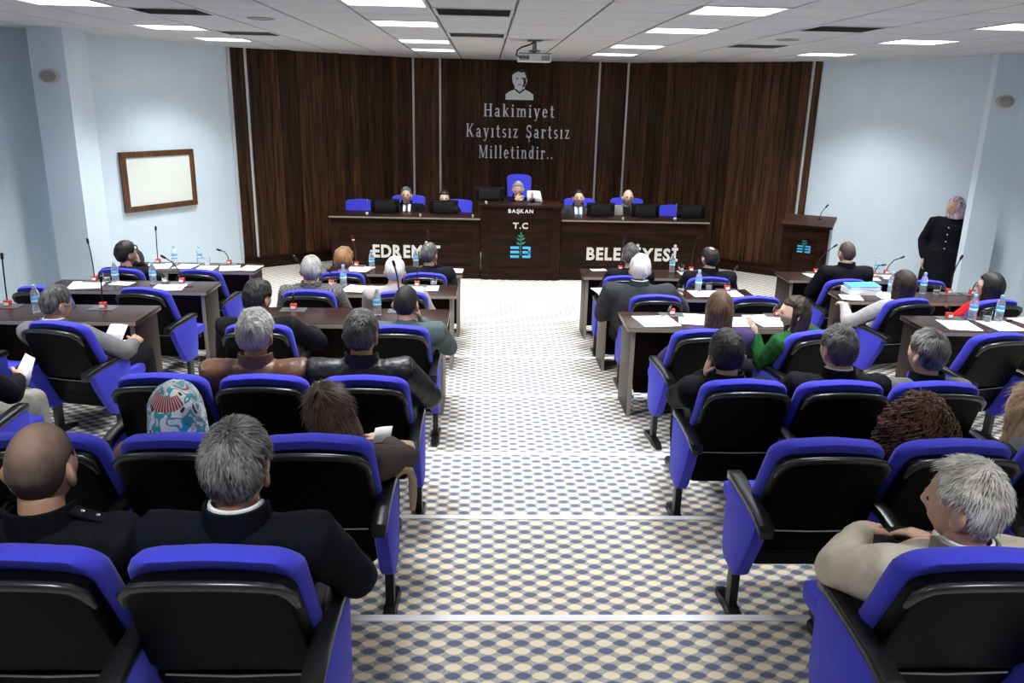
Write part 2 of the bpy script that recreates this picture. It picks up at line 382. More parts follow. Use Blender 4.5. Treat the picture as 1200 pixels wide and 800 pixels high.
# ------------------------------------------------------------------ chairs
def back_outline(hw, z0, z1, rad, hwb, n=6):
    pts = [(-hwb, z0+.03), (-hwb+.03, z0)]
    pts = [(-hwb+.03, z0), (hwb-.03, z0), (hwb, z0+.03)]
    for k in range(n+1):
        a = PI/2*k/n; pts.append((hw-rad+rad*math.cos(a), z1-rad*.75+rad*.75*math.sin(a)))
    for k in range(1, n):
        t = k/n; u = (hw-rad)*(1-2*t); pts.append((u, z1+.012*(1-(2*t-1)**2)))
    for k in range(n+1):
        a = PI/2+PI/2*k/n; pts.append((-hw+rad+rad*math.cos(a), z1-rad*.75+rad*.75*math.sin(a)))
    pts.append((-hwb, z0+.03)); return pts
TILT = .42
def padded(name, out, y0, th, inset, wrap=.35, zt=.955, mat='blue_fabric', bulge=0.0):
    """rounded slab following the reclined back plane; y0 is the distance of its rear face in front of the plane"""
    cz = sum(p[1] for p in out)/len(out)
    def ring(k, off):
        r = []
        for u, z in out:
            uu = u-math.copysign(min(abs(u), k), u); zz = z-max(-k, min(k, (z-cz)*3*k)); r.append((uu, (zt-zz)*TILT+off+wrap*uu*uu, zz))
        return r
    rings = [ring(inset*1.6, y0), ring(inset*.9, y0+th*.02), ring(inset*.25, y0+th*.18), ring(0, y0+th*.5), ring(inset*.25, y0+th*.82), ring(inset*.9, y0+th*.98), ring(inset*2.2, y0+th*1.04)]
    me = MB().loft(rings).mesh(name); smooth_angle(me, 50); me.materials.append(MATS[mat]); return me
CH = {}
CH['back_cushion'] = padded('back_cushion', back_outline(.230, .40, .905, .095, .252), .030, .085, .022, zt=.90)
CH['back_shell'] = padded('back_shell', back_outline(.218, .47, .862, .075, .240), -.035, .068, .013, zt=.90, mat='chair_plastic')
CH['lower_shell'] = padded('lower_shell', back_outline(.232, .235, .462, .03, .215), -.028, .045, .012, zt=.90, mat='chair_plastic')
m_ = MB(); rp = [(-.220, .765), (-.208, .815), (-.182, .842), (-.145, .853), (-.08, .862), (0, .865), (.08, .862), (.145, .853), (.182, .842), (.208, .815), (.220, .765)]
m_.tube([(u, (.90-z)*TILT-.030+.35*u*u, z) for u, z in rp], [(.008, .006)]+[(.020, .014)]*9+[(.008, .006)], 10); CH['shell_rim'] = smooth_angle(m_.mesh('shell_rim'), 60); CH['shell_rim'].materials.append(MATS['shell_gloss'])
m_ = MB(); m_.tube([(-.19, (.90-.466)*TILT-.026, .466), (0, (.90-.466)*TILT-.034, .466), (.19, (.90-.466)*TILT-.026, .466)], .003, 6); CH['seam'] = smooth_angle(m_.mesh('seam')); CH['seam'].materials.append(MATS['shell_edge'])
m_ = MB().box(-.225, .225, .22, .66, .375, .455, .035); CH['seat_cushion'] = smooth_angle(m_.mesh('seat_cushion'), 60); CH['seat_cushion'].materials.append(MATS['blue_fabric'])
m_ = MB().box(-.205, .205, .215, .62, .335, .378, .015); CH['seat_pan'] = smooth_angle(m_.mesh('seat_pan')); CH['seat_pan'].materials.append(MATS['chair_plastic'])
ax = []
for y, zt, hh, hw in ((-.035, .565, .03, .026), (-.03, .592, .045, .030), (.06, .607, .040, .030), (.20, .612, .036, .028), (.36, .622, .036, .031), (.415, .618, .045, .031), (.428, .600, .03, .024)):
    r = []
    for k in range(12):
        a = 2*PI*k/12; c, s_ = math.cos(a), math.sin(a)
        r.append((hw*math.copysign(abs(c)**.28, c), y, zt-hh/2+hh/2*math.copysign(abs(s_)**.28, s_)))
    ax.append(r)
CH['armrest'] = smooth_angle(MB().loft(ax).mesh('armrest'), 55); CH['armrest'].materials.append(MATS['arm_plastic'])
pan = [(.02, .572), (.405, .585), (.40, .32), (.375, .235), (.345, .215), (.215, .215), (.175, .25), (.06, .46)]
def bev_prism(poly, hw, b=.012):
    c = (sum(p[0] for p in poly)/len(poly), sum(p[1] for p in poly)/len(poly))
    ins = [(c[0]+(u-c[0])*(1-b/.14), c[1]+(v-c[1])*(1-b/.14)) for u, v in poly]
    return MB().loft([[(-hw, u, v) for u, v in ins], [(-hw+b*.6, u, v) for u, v in poly], [(hw-b*.6, u, v) for u, v in poly], [(hw, u, v) for u, v in ins]])
CH['side_panel'] = smooth_angle(bev_prism(pan, .032).mesh('side_panel'), 50); CH['side_panel'].materials.append(MATS['blue_fabric'])
CH['leg'] = smooth_angle(MB().box(-.019, .019, .245, .305, .02, .235, .006).mesh('leg')); CH['leg'].materials.append(MATS['chair_metal'])
m_ = MB().loft([[(-.02, .10, .0), (.02, .10, 0), (.018, .10, .012), (-.018, .10, .012)], [(-.034, .15, 0), (.034, .15, 0), (.028, .15, .026), (-.028, .15, .026)], [(-.03, .28, 0), (.03, .28, 0), (.024, .28, .04), (-.024, .28, .04)], [(-.034, .40, 0), (.034, .40, 0), (.028, .40, .024), (-.028, .40, .024)], [(-.02, .44, 0), (.02, .44, 0), (.018, .44, .012), (-.018, .44, .012)]])
CH['foot'] = smooth_angle(m_.mesh('foot')); CH['foot'].materials.append(MATS['chair_metal'])
def chair(label, x, row, arms='LR', y=None, rz=0, group=None):
    yb = {1: 1.77, 2: 2.80, 3: 3.84, 4: 5.25, 5: 6.81, 6: 8.20}[row] if y is None else y
    t = thing('auditorium_chair', label, 'chair', (x, yb, FZ[row]), rz, group)
    for p in ('back_cushion', 'back_shell', 'shell_rim', 'lower_shell', 'seam', 'seat_cushion', 'seat_pan'): obj(p, CH[p], None, t)
    for a in arms:
        sx = -.2575 if a == 'L' else .2575
        for p in ('armrest', 'side_panel', 'leg', 'foot'): obj(p, CH[p], None, t, (sx, 0, 0))
    return t
CHAIRS = [
 ('blue chair in which the man in navy suit with grey hair sits', -.69, 1, 'LR'),
 ('blue chair of the close-cropped man with strapped jacket shoulders', -1.205, 1, 'L'),
 ('blue chair holding the white-haired man in beige coat', 1.35, 1, 'LR'),
 ('blue chair with the brown-haired woman in grey cardigan', -.65, 2, 'LR'),
 ('blue chair of the woman in patterned red and teal headscarf', -1.165, 2, 'L'),
 ('empty blue chair just in front of the close-cropped man', -1.68, 2, 'L'),
 ('empty blue aisle chair in front of white-haired man in beige coat', 1.375, 2, 'LR'),
 ('blue chair of the woman with big curly brown hair', 1.89, 2, 'R'),
 ('blue chair of the blonde person in dark teal jacket', 2.405, 2, 'R'),
 ('blue chair of the man in shiny black leather jacket', -.61, 3, 'LR'),
 ('blue chair of the man in brown leather jacket', -1.125, 3, 'L'),
 ('empty blue chair right in front of the headscarf woman', -1.64, 3, 'L'),
 ('blue chair of the person in grey trousers holding a white paper', -2.80, 3, 'LR'),
 ('blue aisle chair of the black-haired man resting head on hand', 1.375, 3, 'LR'),
 ('blue chair of the man in black suit with white shirt collar', 1.89, 3, 'R'),
 ('blue chair of the grey-haired man in grey top', 2.405, 3, 'R'),
 ('blue chair of the man in grey-green sweater', -.60, 4, 'LR'),
 ('blue chair of the black-haired man in black coat', -1.54, 4, 'LR'),
 ('blue chair of the man in light grey suit reading papers', -2.90, 4, 'LR', None, -0.22),
 ('empty blue chair beside the man in light grey suit', -3.76, 4, 'LR', None, -0.2),
 ('blue chair of the woman with smooth brown bob hair', 1.55, 4, 'LR', None, .08),
 ('blue chair of the woman in green jacket', 2.36, 4, 'LR', None, .22),
 ('empty blue chair behind desk with two water bottles and glass', 3.66, 4, 'LR', None, 0.22),
 ('blue chair of the white-haired man in light jacket', -.72, 5, 'LR'),
 ('blue chair of the grey-haired man in checked jacket', -1.53, 5, 'LR'),
 ('blue chair of the big white-haired man in grey suit', 1.53, 5, 'LR'),
 ('empty blue chair beside the big white-haired man in grey suit', 2.42, 5, 'LR'),
 ('empty blue chair in front of desk of light grey suit man, beside aisle', -2.96, 5, 'LR', None, -0.18),
 ('empty blue chair in middle desk row beside the side wall with column', -3.83, 5, 'LR', None, -0.15),
 ('blue chair of the dark bob woman in light grey blazer', 3.83, 5, 'LR', None, 0.25),
 ('blue chair of the dark bob woman in red top', 4.63, 5, 'LR', None, 0.2),
 ('blue chair of the balding man resting chin on hand', -.62, 6, 'LR'),
 ('blue chair of the person with short reddish blond hair', -1.48, 6, 'LR'),
 ('blue chair of the dark-haired person hidden behind big white-haired man', 1.49, 6, 'LR'),
 ('blue chair of the balding man in dark jacket near the skirting', 2.39, 6, 'LR'),
 ('blue chair of the black-haired man leaning on his hand', -3.76, 6, 'LR'),
 ('empty blue chair in front desk row nearest the framed board', -2.96, 6, 'LR', None, -0.15),
 ('blue chair of the shaven-headed man in black jacket', 3.88, 6, 'LR', None, 0.15),
 ('empty blue chair in front desk row beside the standing woman', 4.72, 6, 'LR'),
]
for c in CHAIRS: chair(*c)

# ------------------------------------------------------------------ desks
DY = {4: (5.92, 6.42), 5: (7.43, 7.885), 6: (8.96, 9.44)}
def desk(label, x0, x1, row):
    y0, y1 = DY[row]; z = FZ[row]; H = .75
    t = thing('council_desk', label, 'desk', ((x0+x1)/2, (y0+y1)/2, z)); w2 = (x1-x0)/2; d2 = (y1-y0)/2
    obj('desktop', MB().box(-w2, w2, -d2, d2, H-.035, H, .004), 'desk_top', t)
    for s in (-1, 1):
        a = s*(w2-.035); sp = obj('side_panel', MB().box(min(a, a-s*.03), max(a, a-s*.03), -d2+.05, d2-.01, 0, H-.035, .002), 'desk_wood', t)
        obj('edge_band', MB().box(min(a+s*.001, a-s*.031), max(a+s*.001, a-s*.031), -d2+.046, -d2+.05, 0, H-.035), 'edge_band', sp)
    obj('front_panel', MB().box(-w2+.065, w2-.065, d2-.06, d2-.035, .06, H-.035, .002), 'desk_wood', t)
    obj('edge_strip', MB().box(-w2, w2, -d2-.002, -d2, H-.033, H-.004), 'edge_band', t)
    return t
BL = {'WL': (-4.15, -2.615), 'L': (-1.81, -.275), 'R': (1.115, 2.63), 'WR': (3.49, 5.03)}
ROWN = {6: 'front', 5: 'middle', 4: 'rear'}
SIDE = {'WL': 'by the wall with framed board', 'L': 'on the EDREMIT lettering side of the aisle', 'R': 'on the BELEDIYESI lettering side of the aisle', 'WR': 'on the lectern and standing woman side'}
SHORT = {'WL': 'framed-board side', 'L': 'EDREMIT side', 'R': 'BELEDIYESI side', 'WR': 'lectern side'}
for blk, (a, b) in BL.items():
    for r in (4, 5, 6):
        desk('dark wooden desk in the %s desk row %s' % (ROWN[r], SIDE[blk]), a+({4: 0, 5: .01, 6: .02}[r]), b+({4: 0, 5: .015, 6: .03}[r]), r)
def block_of(x): return 'WL' if x < -2.3 else 'L' if x < .4 else 'R' if x < 3.2 else 'WR'
ORD = ('nearest the central aisle', 'second from the central aisle', 'third from the central aisle', 'fourth from the central aisle', 'fifth from the central aisle')
def rank_of(x, r, lst):
    same = sorted((q for q in lst if q[0] == r and block_of(q[1]) == block_of(x)), key=lambda q: abs(q[1]-.42))
    if len(same) < 2: return ''
    return ', '+ORD[[q[1] for q in same].index(x)]
def desk_name(x, r): return '%s-row desk, %s' % (ROWN[r], SHORT[block_of(x)])
TZ = {r: FZ[r]+.75 for r in (4, 5, 6)}

# ------------------------------------------------------------------ things on the desks
def paper(x, y, r, wd=.21, ln=.297, rz=0., k=0):
    m = MB(); nx = 4
    V = [(-wd/2+wd*i/nx, s*ln/2, .0015+.004*math.sin(i*1.3+k)**2*(i in (0, nx))) for s in (-1, 1) for i in range(nx+1)]
    V += [(p[0], p[1], 0.0004) for p in V]
    n_ = nx+1; F = [(i, i+1, n_+i+1, n_+i) for i in range(nx)]+[(2*n_+i, 3*n_+i, 3*n_+i+1, 2*n_+i+1) for i in range(nx)]
    F += [(i, 2*n_+i, 2*n_+i+1, i+1) for i in range(nx)]+[(n_+i, n_+i+1, 3*n_+i+1, 3*n_+i) for i in range(nx)]+[(0, n_, 3*n_, 2*n_), (nx, 2*n_+nx, 3*n_+nx, n_+nx)]
    m.add(V, F)
    o = obj('paper_sheet', m, 'paper', None, (x, y, TZ[r]+.0005), (0, 0, rz))
    return tag(o, 'white paper sheet on the %s%s' % (desk_name(x, r), rank_of(x, r, PAPERS)), 'paper', 'papers on %s' % desk_name(x, r))
PAPERS = [(6, -1.453, 9.214, .3, .3), (6, -.368, 9.197, .25, .22), (6, 1.356, 9.36, .18, .1), (6, 1.562, 9.15, .21, .29), (6, 2.424, 9.25, .25, .25),
 (6, -3.72, 9.2, .26, .3), (6, -3.42, 9.2, .22, .25), (6, -3.16, 9.12, .2, .28), (6, -2.90, 9.14, .22, .29), (6, -2.675, 9.165, .2, .29), (6, 3.93, 9.24, .24, .22), (6, 4.50, 9.12, .24, .25), (6, 4.80, 9.2, .22, .25),
 (5, -1.60, 7.66, .2, .28), (5, -1.24, 7.66, .21, .28), (5, -.547, 7.72, .21, .2), (5, 1.236, 7.68, .28, .36), (5, 1.56, 7.72, .2, .2), (5, 2.28, 7.66, .50, .26), (5, -3.80, 7.66, .3, .34), (5, -3.50, 7.74, .2, .15), (5, -3.0, 7.60, .28, .26),
 (5, 3.60, 7.58, .2, .22), (5, 4.02, 7.68, .25, .28), (4, 1.37, 6.13, .30, .32), (4, 1.72, 6.2, .3, .34), (4, 2.02, 6.14, .21, .29), (4, 2.33, 6.2, .36, .36), (4, 3.82, 6.12, .25, .3), (4, 4.17, 6.12, .25, .3), (4, 4.50, 6.24, .22, .3)]
for k, (r, x, y, wd, ln) in enumerate(PAPERS): paper(x, y, r, wd, ln, ((k*37) % 11-5)*.05, k)
mic_base = smooth_angle(MB().box(-.024, .024, -.022, .022, .004, .05, .004).mesh('base')); mic_base.materials.append(MATS['mic_red'])
mic_face = smooth_angle(MB().box(-.019, .019, -.0235, -.0222, .012, .036).mesh('face')); mic_face.materials.append(MATS['paper'])
mic_plate = smooth_angle(MB().box(-.10, .10, -.07, .06, 0, .004, .001).mesh('plate')); mic_plate.materials.append(MATS['mid_grey_metal'])
MICS = [(4, -3.02, 6.30, .018, .25), (4, -3.778, 6.33, .025, .41), (5, -3.80, 7.83, -.011, .40), (5, -2.95, 7.80, -.141, .275), (6, -3.80, 9.38, .02, .41), (6, -2.98, 9.38, -.086, .19),
 (6, -1.50, 9.38, -.029, .345), (6, -.66, 9.39, .003, .41), (5, -1.50, 7.8, -.011, .17), (5, -1.76, 7.8, -.068, .28), (5, -.66, 7.81, .01, .19), (4, -.674, 6.34, -.041, .40), (4, -1.53, 6.34, .007, .16),
 (6, 1.62, 9.38, .021, .36), (6, 2.47, 9.38, .031, .39), (5, 2.44, 7.82, .05, .24), (4, 1.54, 6.34, -.019, .10), (4, 2.42, 6.36, -.023, .11), (6, 3.98, 9.38, .187, .35), (6, 4.84, 9.38, .15, .23), (6, 4.62, 9.22, .062, .17),
 (5, 4.71, 7.82, .053, .38), (5, 4.94, 7.80, .053, .16), (4, 3.86, 6.34, -.033, .14)]
for r, x, y, dx, h in MICS:
    red = (r == 6 and abs(x+1.5) < .02)
    lab = 'gooseneck microphone with glowing red ring on front-row desk, EDREMIT side' if red else 'black microphone with red base, %s%s' % (desk_name(x, r), rank_of(x, r, MICS))
    t = thing('microphone', lab, 'microphone', (x, y, TZ[r]), 0, None if red else 'microphones on %s' % desk_name(x, r))
    obj('plate', mic_plate, None, t); obj('base', mic_base, None, t); obj('face', mic_face, None, t)
    p = [(0, 0, .045), (dx*.15, 0, .045+(h-.045)*.35), (dx*.5, -.005, .045+(h-.045)*.7), (dx*.9, -.015, h-.03)]
    obj('gooseneck', MB().tube(p, .0062, 6), 'black_plastic', t)
    a = Vector(p[-1]); d = (a-Vector(p[-2])).normalized()
    hd = obj('head', MB().tube([a, a+d*.01, a+d*.045, a+d*.055], [.008, .0125, .0125, .007], 8), 'black_plastic', t)
    if red: obj('light_ring', MB().tube([a-d*.008, a+d*.004], .014, 10), 'mic_ring', hd)
bot = MB().lathe([(.012, 0), (.030, .002), (.032, .012), (.032, .115), (.030, .125), (.031, .135), (.031, .15), (.024, .172), (.013, .186), (.012, .20)], n=16)
bot = smooth_angle(bot.mesh('bottle_body'), 60); bot.materials.append(MATS['bottle_plastic'])
blab = smooth_angle(MB().lathe([(.0322, .075), (.0326, .076), (.0326, .124), (.0322, .125)], n=16).mesh('label_band'), 60); blab.materials.append(MATS['label_blue'])
bstripe = smooth_angle(MB().lathe([(.0327, .088), (.0330, .089), (.0330, .100), (.0327, .101)], n=16).mesh('label_stripe'), 60); bstripe.materials.append(MATS['paper'])
bcap = smooth_angle(MB().lathe([(.0145, .196), (.0148, .198), (.0148, .214), (.013, .217)], n=14).mesh('cap'), 40); bcap.materials.append(MATS['cap_blue'])
bneck = smooth_angle(MB().lathe([(.0135, .190), (.017, .190), (.017, .1935), (.0135, .1935)], n=14).mesh('neck_ring'), 40); bneck.materials.append(MATS['bottle_plastic'])
def bottle(x, y, z, label, group=None):
    t = thing('water_bottle', label, 'bottle', (x, y, z+.001), random.uniform(0, 6), group)
    obj('bottle_body', bot, None, t); b_ = obj('label_band', blab, None, t); obj('label_stripe', bstripe, None, b_); obj('cap', bcap, None, t); obj('neck_ring', bneck, None, t)
BOTS = [(4, -3.46, 6.16), (5, -3.55, 7.72), (5, -3.20, 7.74), (6, -3.577, 9.30), (6, -3.30, 9.33), (6, -1.30, 9.23), (6, -.80, 9.33), (5, -1.37, 7.74), (4, -.84, 6.20),
                (6, 2.22, 9.30), (5, 2.13, 7.76), (6, 4.70, 9.34), (5, 4.10, 7.80), (5, 4.43, 7.80), (4, 4.03, 6.30), (4, 4.24, 6.28)]
for r, x, y in BOTS:
    bottle(x, y, TZ[r], 'blue-labelled water bottle on the %s%s' % (desk_name(x, r), rank_of(x, r, BOTS)), 'bottles on %s' % desk_name(x, r))
bottle(1.20, 6.12, FZ[4], 'water bottle with blue label standing on carpet under a desk end')
gl = MB().lathe([(.002, .004), (.026, .004), (.029, .010), (.034, .092), (.0365, .092), (.0315, .003), (.028, 0), (.002, 0)], n=18); gl = smooth_angle(gl.mesh('drinking_glass'), 50); gl.materials.append(MATS['clear_glass'])
gw = smooth_angle(MB().lathe([(.001, .006), (.0255, .006), (.0285, .011), (.0300, .045), (.001, .045)], n=16).mesh('water')); gw.materials.append(MATS['bottle_plastic'])
GLS = [(5, -3.67, 7.80), (5, -3.12, 7.82), (6, -3.20, 9.27), (5, -1.46, 7.70), (5, -.50, 7.84), (6, 2.33, 9.31), (5, 1.93, 7.66), (5, 2.26, 7.84), (5, 4.55, 7.76), (4, 4.13, 6.26)]
for r, x, y in GLS:
    t = thing('drinking_glass', 'clear drinking glass on the %s%s' % (desk_name(x, r), rank_of(x, r, GLS)), 'glass', (x, y, TZ[r]+.001), 0, 'glasses on %s' % desk_name(x, r))
    obj('tumbler', gl, None, t); obj('water', gw, None, t)
# binders on the lectern-side middle desk
for k, (mt, lab, zz, rz) in enumerate((('paper', 'thick white stack of documents under blue folder on desk', 0, .05), ('binder_blue', 'blue ring folder lying on top of white document stack', .05, -.10))):
    t = thing('document_stack' if k == 0 else 'blue_folder', lab, 'folder' if k else 'documents', (3.80, 7.80, TZ[5]+zz+.001), rz)
    if k == 0:
        for q in range(5): obj('sheaf', MB().box(-.16+.004*(q % 2), .16-.003*q, -.12, .12-.004*(q % 3), q*.0098, q*.0098+.009, .001), 'paper', t, None, (0, 0, (q % 3-1)*.02))
    else:
        obj('cover', MB().box(-.15, .15, -.115, .115, 0, .004, .001), 'binder_blue', t); obj('top_cover', MB().prism([(-.15, .024), (-.15, .028), (.15, .044), (.15, .040)], -.115, .115, 'y'), 'binder_blue', t)
        obj('spine', MB().box(.146, .150, -.115, .115, 0, .044, .001), 'binder_blue', t); obj('pages', MB().prism([(-.14, .005), (-.14, .022), (.14, .038), (.14, .005)], -.11, .11, 'y'), 'paper', t)
m_ = MB(); m_.loft([[(math.cos(a)*rx, math.sin(a)*ry, z) for a in [2*PI*k/14 for k in range(14)]] for rx, ry, z in ((.09, .06, 0), (.115, .08, .02), (.12, .085, .09), (.10, .07, .15), (.06, .04, .19), (.02, .02, .20))])
t = thing('dark_shape', 'small black bag-like stand-in on front-row desk near framed board', 'bag', (-4.0, 9.2, TZ[6]+.001)); obj('shape_body', m_, 'shape_black', t); obj('strap', MB().tube([(-.06, 0, .18), (-.05, 0, .23), (0, 0, .25), (.05, 0, .23), (.06, 0, .18)], .008, 6), 'shape_black', t)  # bag form stands in for a dark shape taken for a raised arm
for x, y, r in ((-2.85, 7.62, 5), (4.36, 6.30, 4)):
    t = thing('ballpoint_pen', 'dark pen lying on the %s' % desk_name(x, r), 'pen', (x, y, TZ[r]+.005), .5)
    obj('barrel', MB().tube([(-.07, 0, 0), (-.06, 0, 0), (.06, 0, 0), (.072, 0, 0)], [.002, .005, .005, .0015], 8), 'black_plastic', t); obj('clip', MB().box(-.06, -.02, -.001, .001, .005, .007), 'steel', t)

# ------------------------------------------------------------------ dais
def framed_front(t, x0, x1, H, y, mat='dais_wood', split=None):
    """front of a counter: carcass, plinth, frame rails and a recessed panel"""
    obj('carcass', MB().box(x0, x1, y+.035, y+.065, 0, H-.05, .003), mat, t)
    obj('plinth', MB().box(x0-.005, x1+.005, y-.01, y+.035, 0, .10, .004), mat, t)
    obj('top_rail', MB().box(x0, x1, y, y+.035, H-.20, H-.05, .004), mat, t)
    obj('bottom_rail', MB().box(x0+.12, x1-.12, y, y+.035, .10, .19, .004), mat, t)
    for a, b in ((x0, x0+.12), (x1-.12, x1)): obj('stile', MB().box(a, b, y, y+.035, .10, H-.20, .004), mat, t)
    obj('moulding', MB().box(x0+.12, x1-.12, y+.008, y+.035, H-.225, H-.20, .004).box(x0+.12, x1-.12, y+.008, y+.035, .19, .21, .004).box(x0+.12, x0+.145, y+.008, y+.035, .19, H-.2, .004).box(x1-.145, x1-.12, y+.008, y+.035, .19, H-.2, .004), mat, t)
    obj('recessed_panel', MB().box(x0+.145, x1-.145, y+.022, y+.036, .205, H-.225), mat, t)
DYF = 12.25
t = thing('dais_counter', 'long dark wood counter with white EDREMIT lettering', 'counter', (-1.195, DYF, 0))
framed_front(t, -1.13, 1.13, .94, 0); obj('countertop', MB().box(-1.15, 1.13, -.05, .62, .90, .94, .006), 'dais_wood', t); obj('edge_strip', MB().box(-1.15, 1.13, -.054, -.05, .915, .938), 'edge_band', t)
obj('end_panel', MB().box(-1.13, -1.10, .065, .58, 0, .9, .003), 'dais_wood', t)
t = thing('dais_counter', 'long dark wood counter with white BELEDIYESI lettering', 'counter', (2.29, DYF, 0))
framed_front(t, -1.12, 1.12, .94, 0); obj('countertop', MB().box(-1.12, 1.15, -.05, .62, .90, .94, .006), 'dais_wood', t); obj('edge_strip', MB().box(-1.12, 1.15, -.054, -.05, .915, .938), 'edge_band', t)
obj('end_panel', MB().box(1.09, 1.12, .065, .58, 0, .9, .003), 'dais_wood', t)
t = thing('president_podium', 'tall dark wood podium with BASKAN lettering and blue green emblem', 'podium', (.555, DYF-.06, 0))
framed_front(t, -.60, .60, 1.15, 0); obj('countertop', MB().box(-.64, .63, -.04, .66, 1.11, 1.15, .006), 'dais_wood', t)
for s in (-1, 1): obj('side_panel', MB().box(min(s*.60, s*.57), max(s*.60, s*.57), .065, .62, 0, 1.11, .003), 'dais_wood', t)
POD = t

# ------------------------------------------------------------------ lettering
def char_mesh(ch, size, extrude, bold):
    cu = bpy.data.curves.new('letter', 'FONT'); cu.body = ch; cu.size = size; cu.extrude = extrude; cu.offset = bold; cu.resolution_u = 3
    o = bpy.data.objects.new('tmp', cu); COL.objects.link(o)
    dg = bpy.context.evaluated_depsgraph_get(); me = bpy.data.meshes.new_from_object(o.evaluated_get(dg)); bpy.data.objects.remove(o)
    co = np.array([v.co for v in me.vertices]); return me, co
def sign_text(root, txt, x0, x1, z0, z1, y, mat, extrude=.012, bold=.034, widths=1.0, caphint='E'):
    """upright bold letters between x0..x1 with cap height z0..z1, each letter one part"""
    _, c = char_mesh(caphint, 1.0, 0, 0); cap = c[:, 1].max()-c[:, 1].min(); size = (z1-z0)/cap
    glyphs = []; pen = 0
    for ch in txt:
        if ch == ' ': pen += .30; glyphs.append(None); continue
        me, co = char_mesh(ch, 1.0, extrude/size, bold); wd = co[:, 0].max()-co[:, 0].min()
        glyphs.append((me, pen-co[:, 0].min())); pen += wd+.10
    tot = pen-.10; kx = (x1-x0)/tot
    for g in glyphs:
        if g is None: continue
        me, off = g; me.name = 'letter'
        for v in me.vertices:
            a, b, c_ = v.co; v.co = ((a+off)*kx, -c_*size, b*size)
        me.update(); me.materials.clear(); me.materials.append(MATS[mat])
        lx = min(v.co.x for v in me.vertices)
        for v in me.vertices: v.co.x -= lx
        obj('letter', me, None, root, (x0+lx, y, z0))
t = thing('dais_lettering', 'white block letters EDREMIT on the dais counter', 'lettering', (-1.195, DYF+.015, 0)); sign_text(t, 'EDREMİT', -.51, .52, .315, .495, 0, 'letter_white')
t = thing('dais_lettering', 'white block letters BELEDIYESI on the dais counter', 'lettering', (2.29, DYF+.015, 0)); sign_text(t, 'BELEDİYESİ', -.71, .71, .325, .505, 0, 'letter_white')
t = thing('podium_lettering', 'white letters T.C on the podium front panel', 'lettering', (.555, DYF-.045, 0)); sign_text(t, 'T.C', -.125, .105, .795, .88, 0, 'letter_white')
t = thing('podium_lettering', 'small silver letters BASKAN near the podium top', 'lettering', (.555, DYF-.065, 0)); sign_text(t, 'BAŞKAN', -.20, .175, 1.035, 1.09, 0, 'letter_silver', .006)
def emblem(label, loc, rz, s=1.0):
    t = thing('emblem', label, 'emblem', loc, rz); w_ = .155*s; h = .175*s; d = .008
    e = MB()
    for z in (0, .39, .78): e.prism([(-w_, z*h), (-.022*s, z*h), (-.022*s, z*h+.22*h), (-w_, z*h+.22*h)], -d, 0, 'y')
    obj('letter', e, 'logo_blue', t)
    b = MB()
    for z in (0, .39, .78):
        b.prism([(.028*s, z*h), (.14*s, z*h), (w_, z*h+.05*h), (w_, z*h+.17*h), (.14*s, z*h+.22*h), (.028*s, z*h+.22*h)], -d, 0, 'y')
    b.prism([(.122*s, .2*h), (w_, .2*h), (.14*s, .5*h), (.115*s, .5*h)], -d, 0, 'y').prism([(.115*s, .5*h), (.14*s, .5*h), (w_, .8*h), (.122*s, .8*h)], -d, 0, 'y')
    obj('letter', b, 'logo_blue', t)
    obj('stem', MB().prism([(-.005*s, h*.2), (.008*s, h*.2), (.006*s, h*2.0), (-.003*s, h*2.0)], -d, 0, 'y'), 'logo_green', t)
    for k, (sx, z, l, up) in enumerate(((-1, 1.15, .08, .5), (1, 1.2, .08, .5), (-1, 1.5, .075, .6), (1, 1.55, .075, .6), (-1, 1.8, .06, .8), (1, 1.8, .06, .8), (0.05, 1.95, .06, 1.4))):
        a = Vector((0, z*h)); di = Vector((sx, up)).normalized(); pe = Vector((-di.y, di.x)); l *= s
        P = [a, a+di*l*.35+pe*l*.22, a+di*l*.7+pe*l*.16, a+di*l, a+di*l*.7-pe*l*.16, a+di*l*.35-pe*l*.22]
        obj('leaf', MB().prism([(p.x, p.y) for p in P], -d, 0, 'y'), 'logo_green', t)
emblem('blue and green EB plant emblem on the podium front', (.555, DYF-.040, .345), 0)

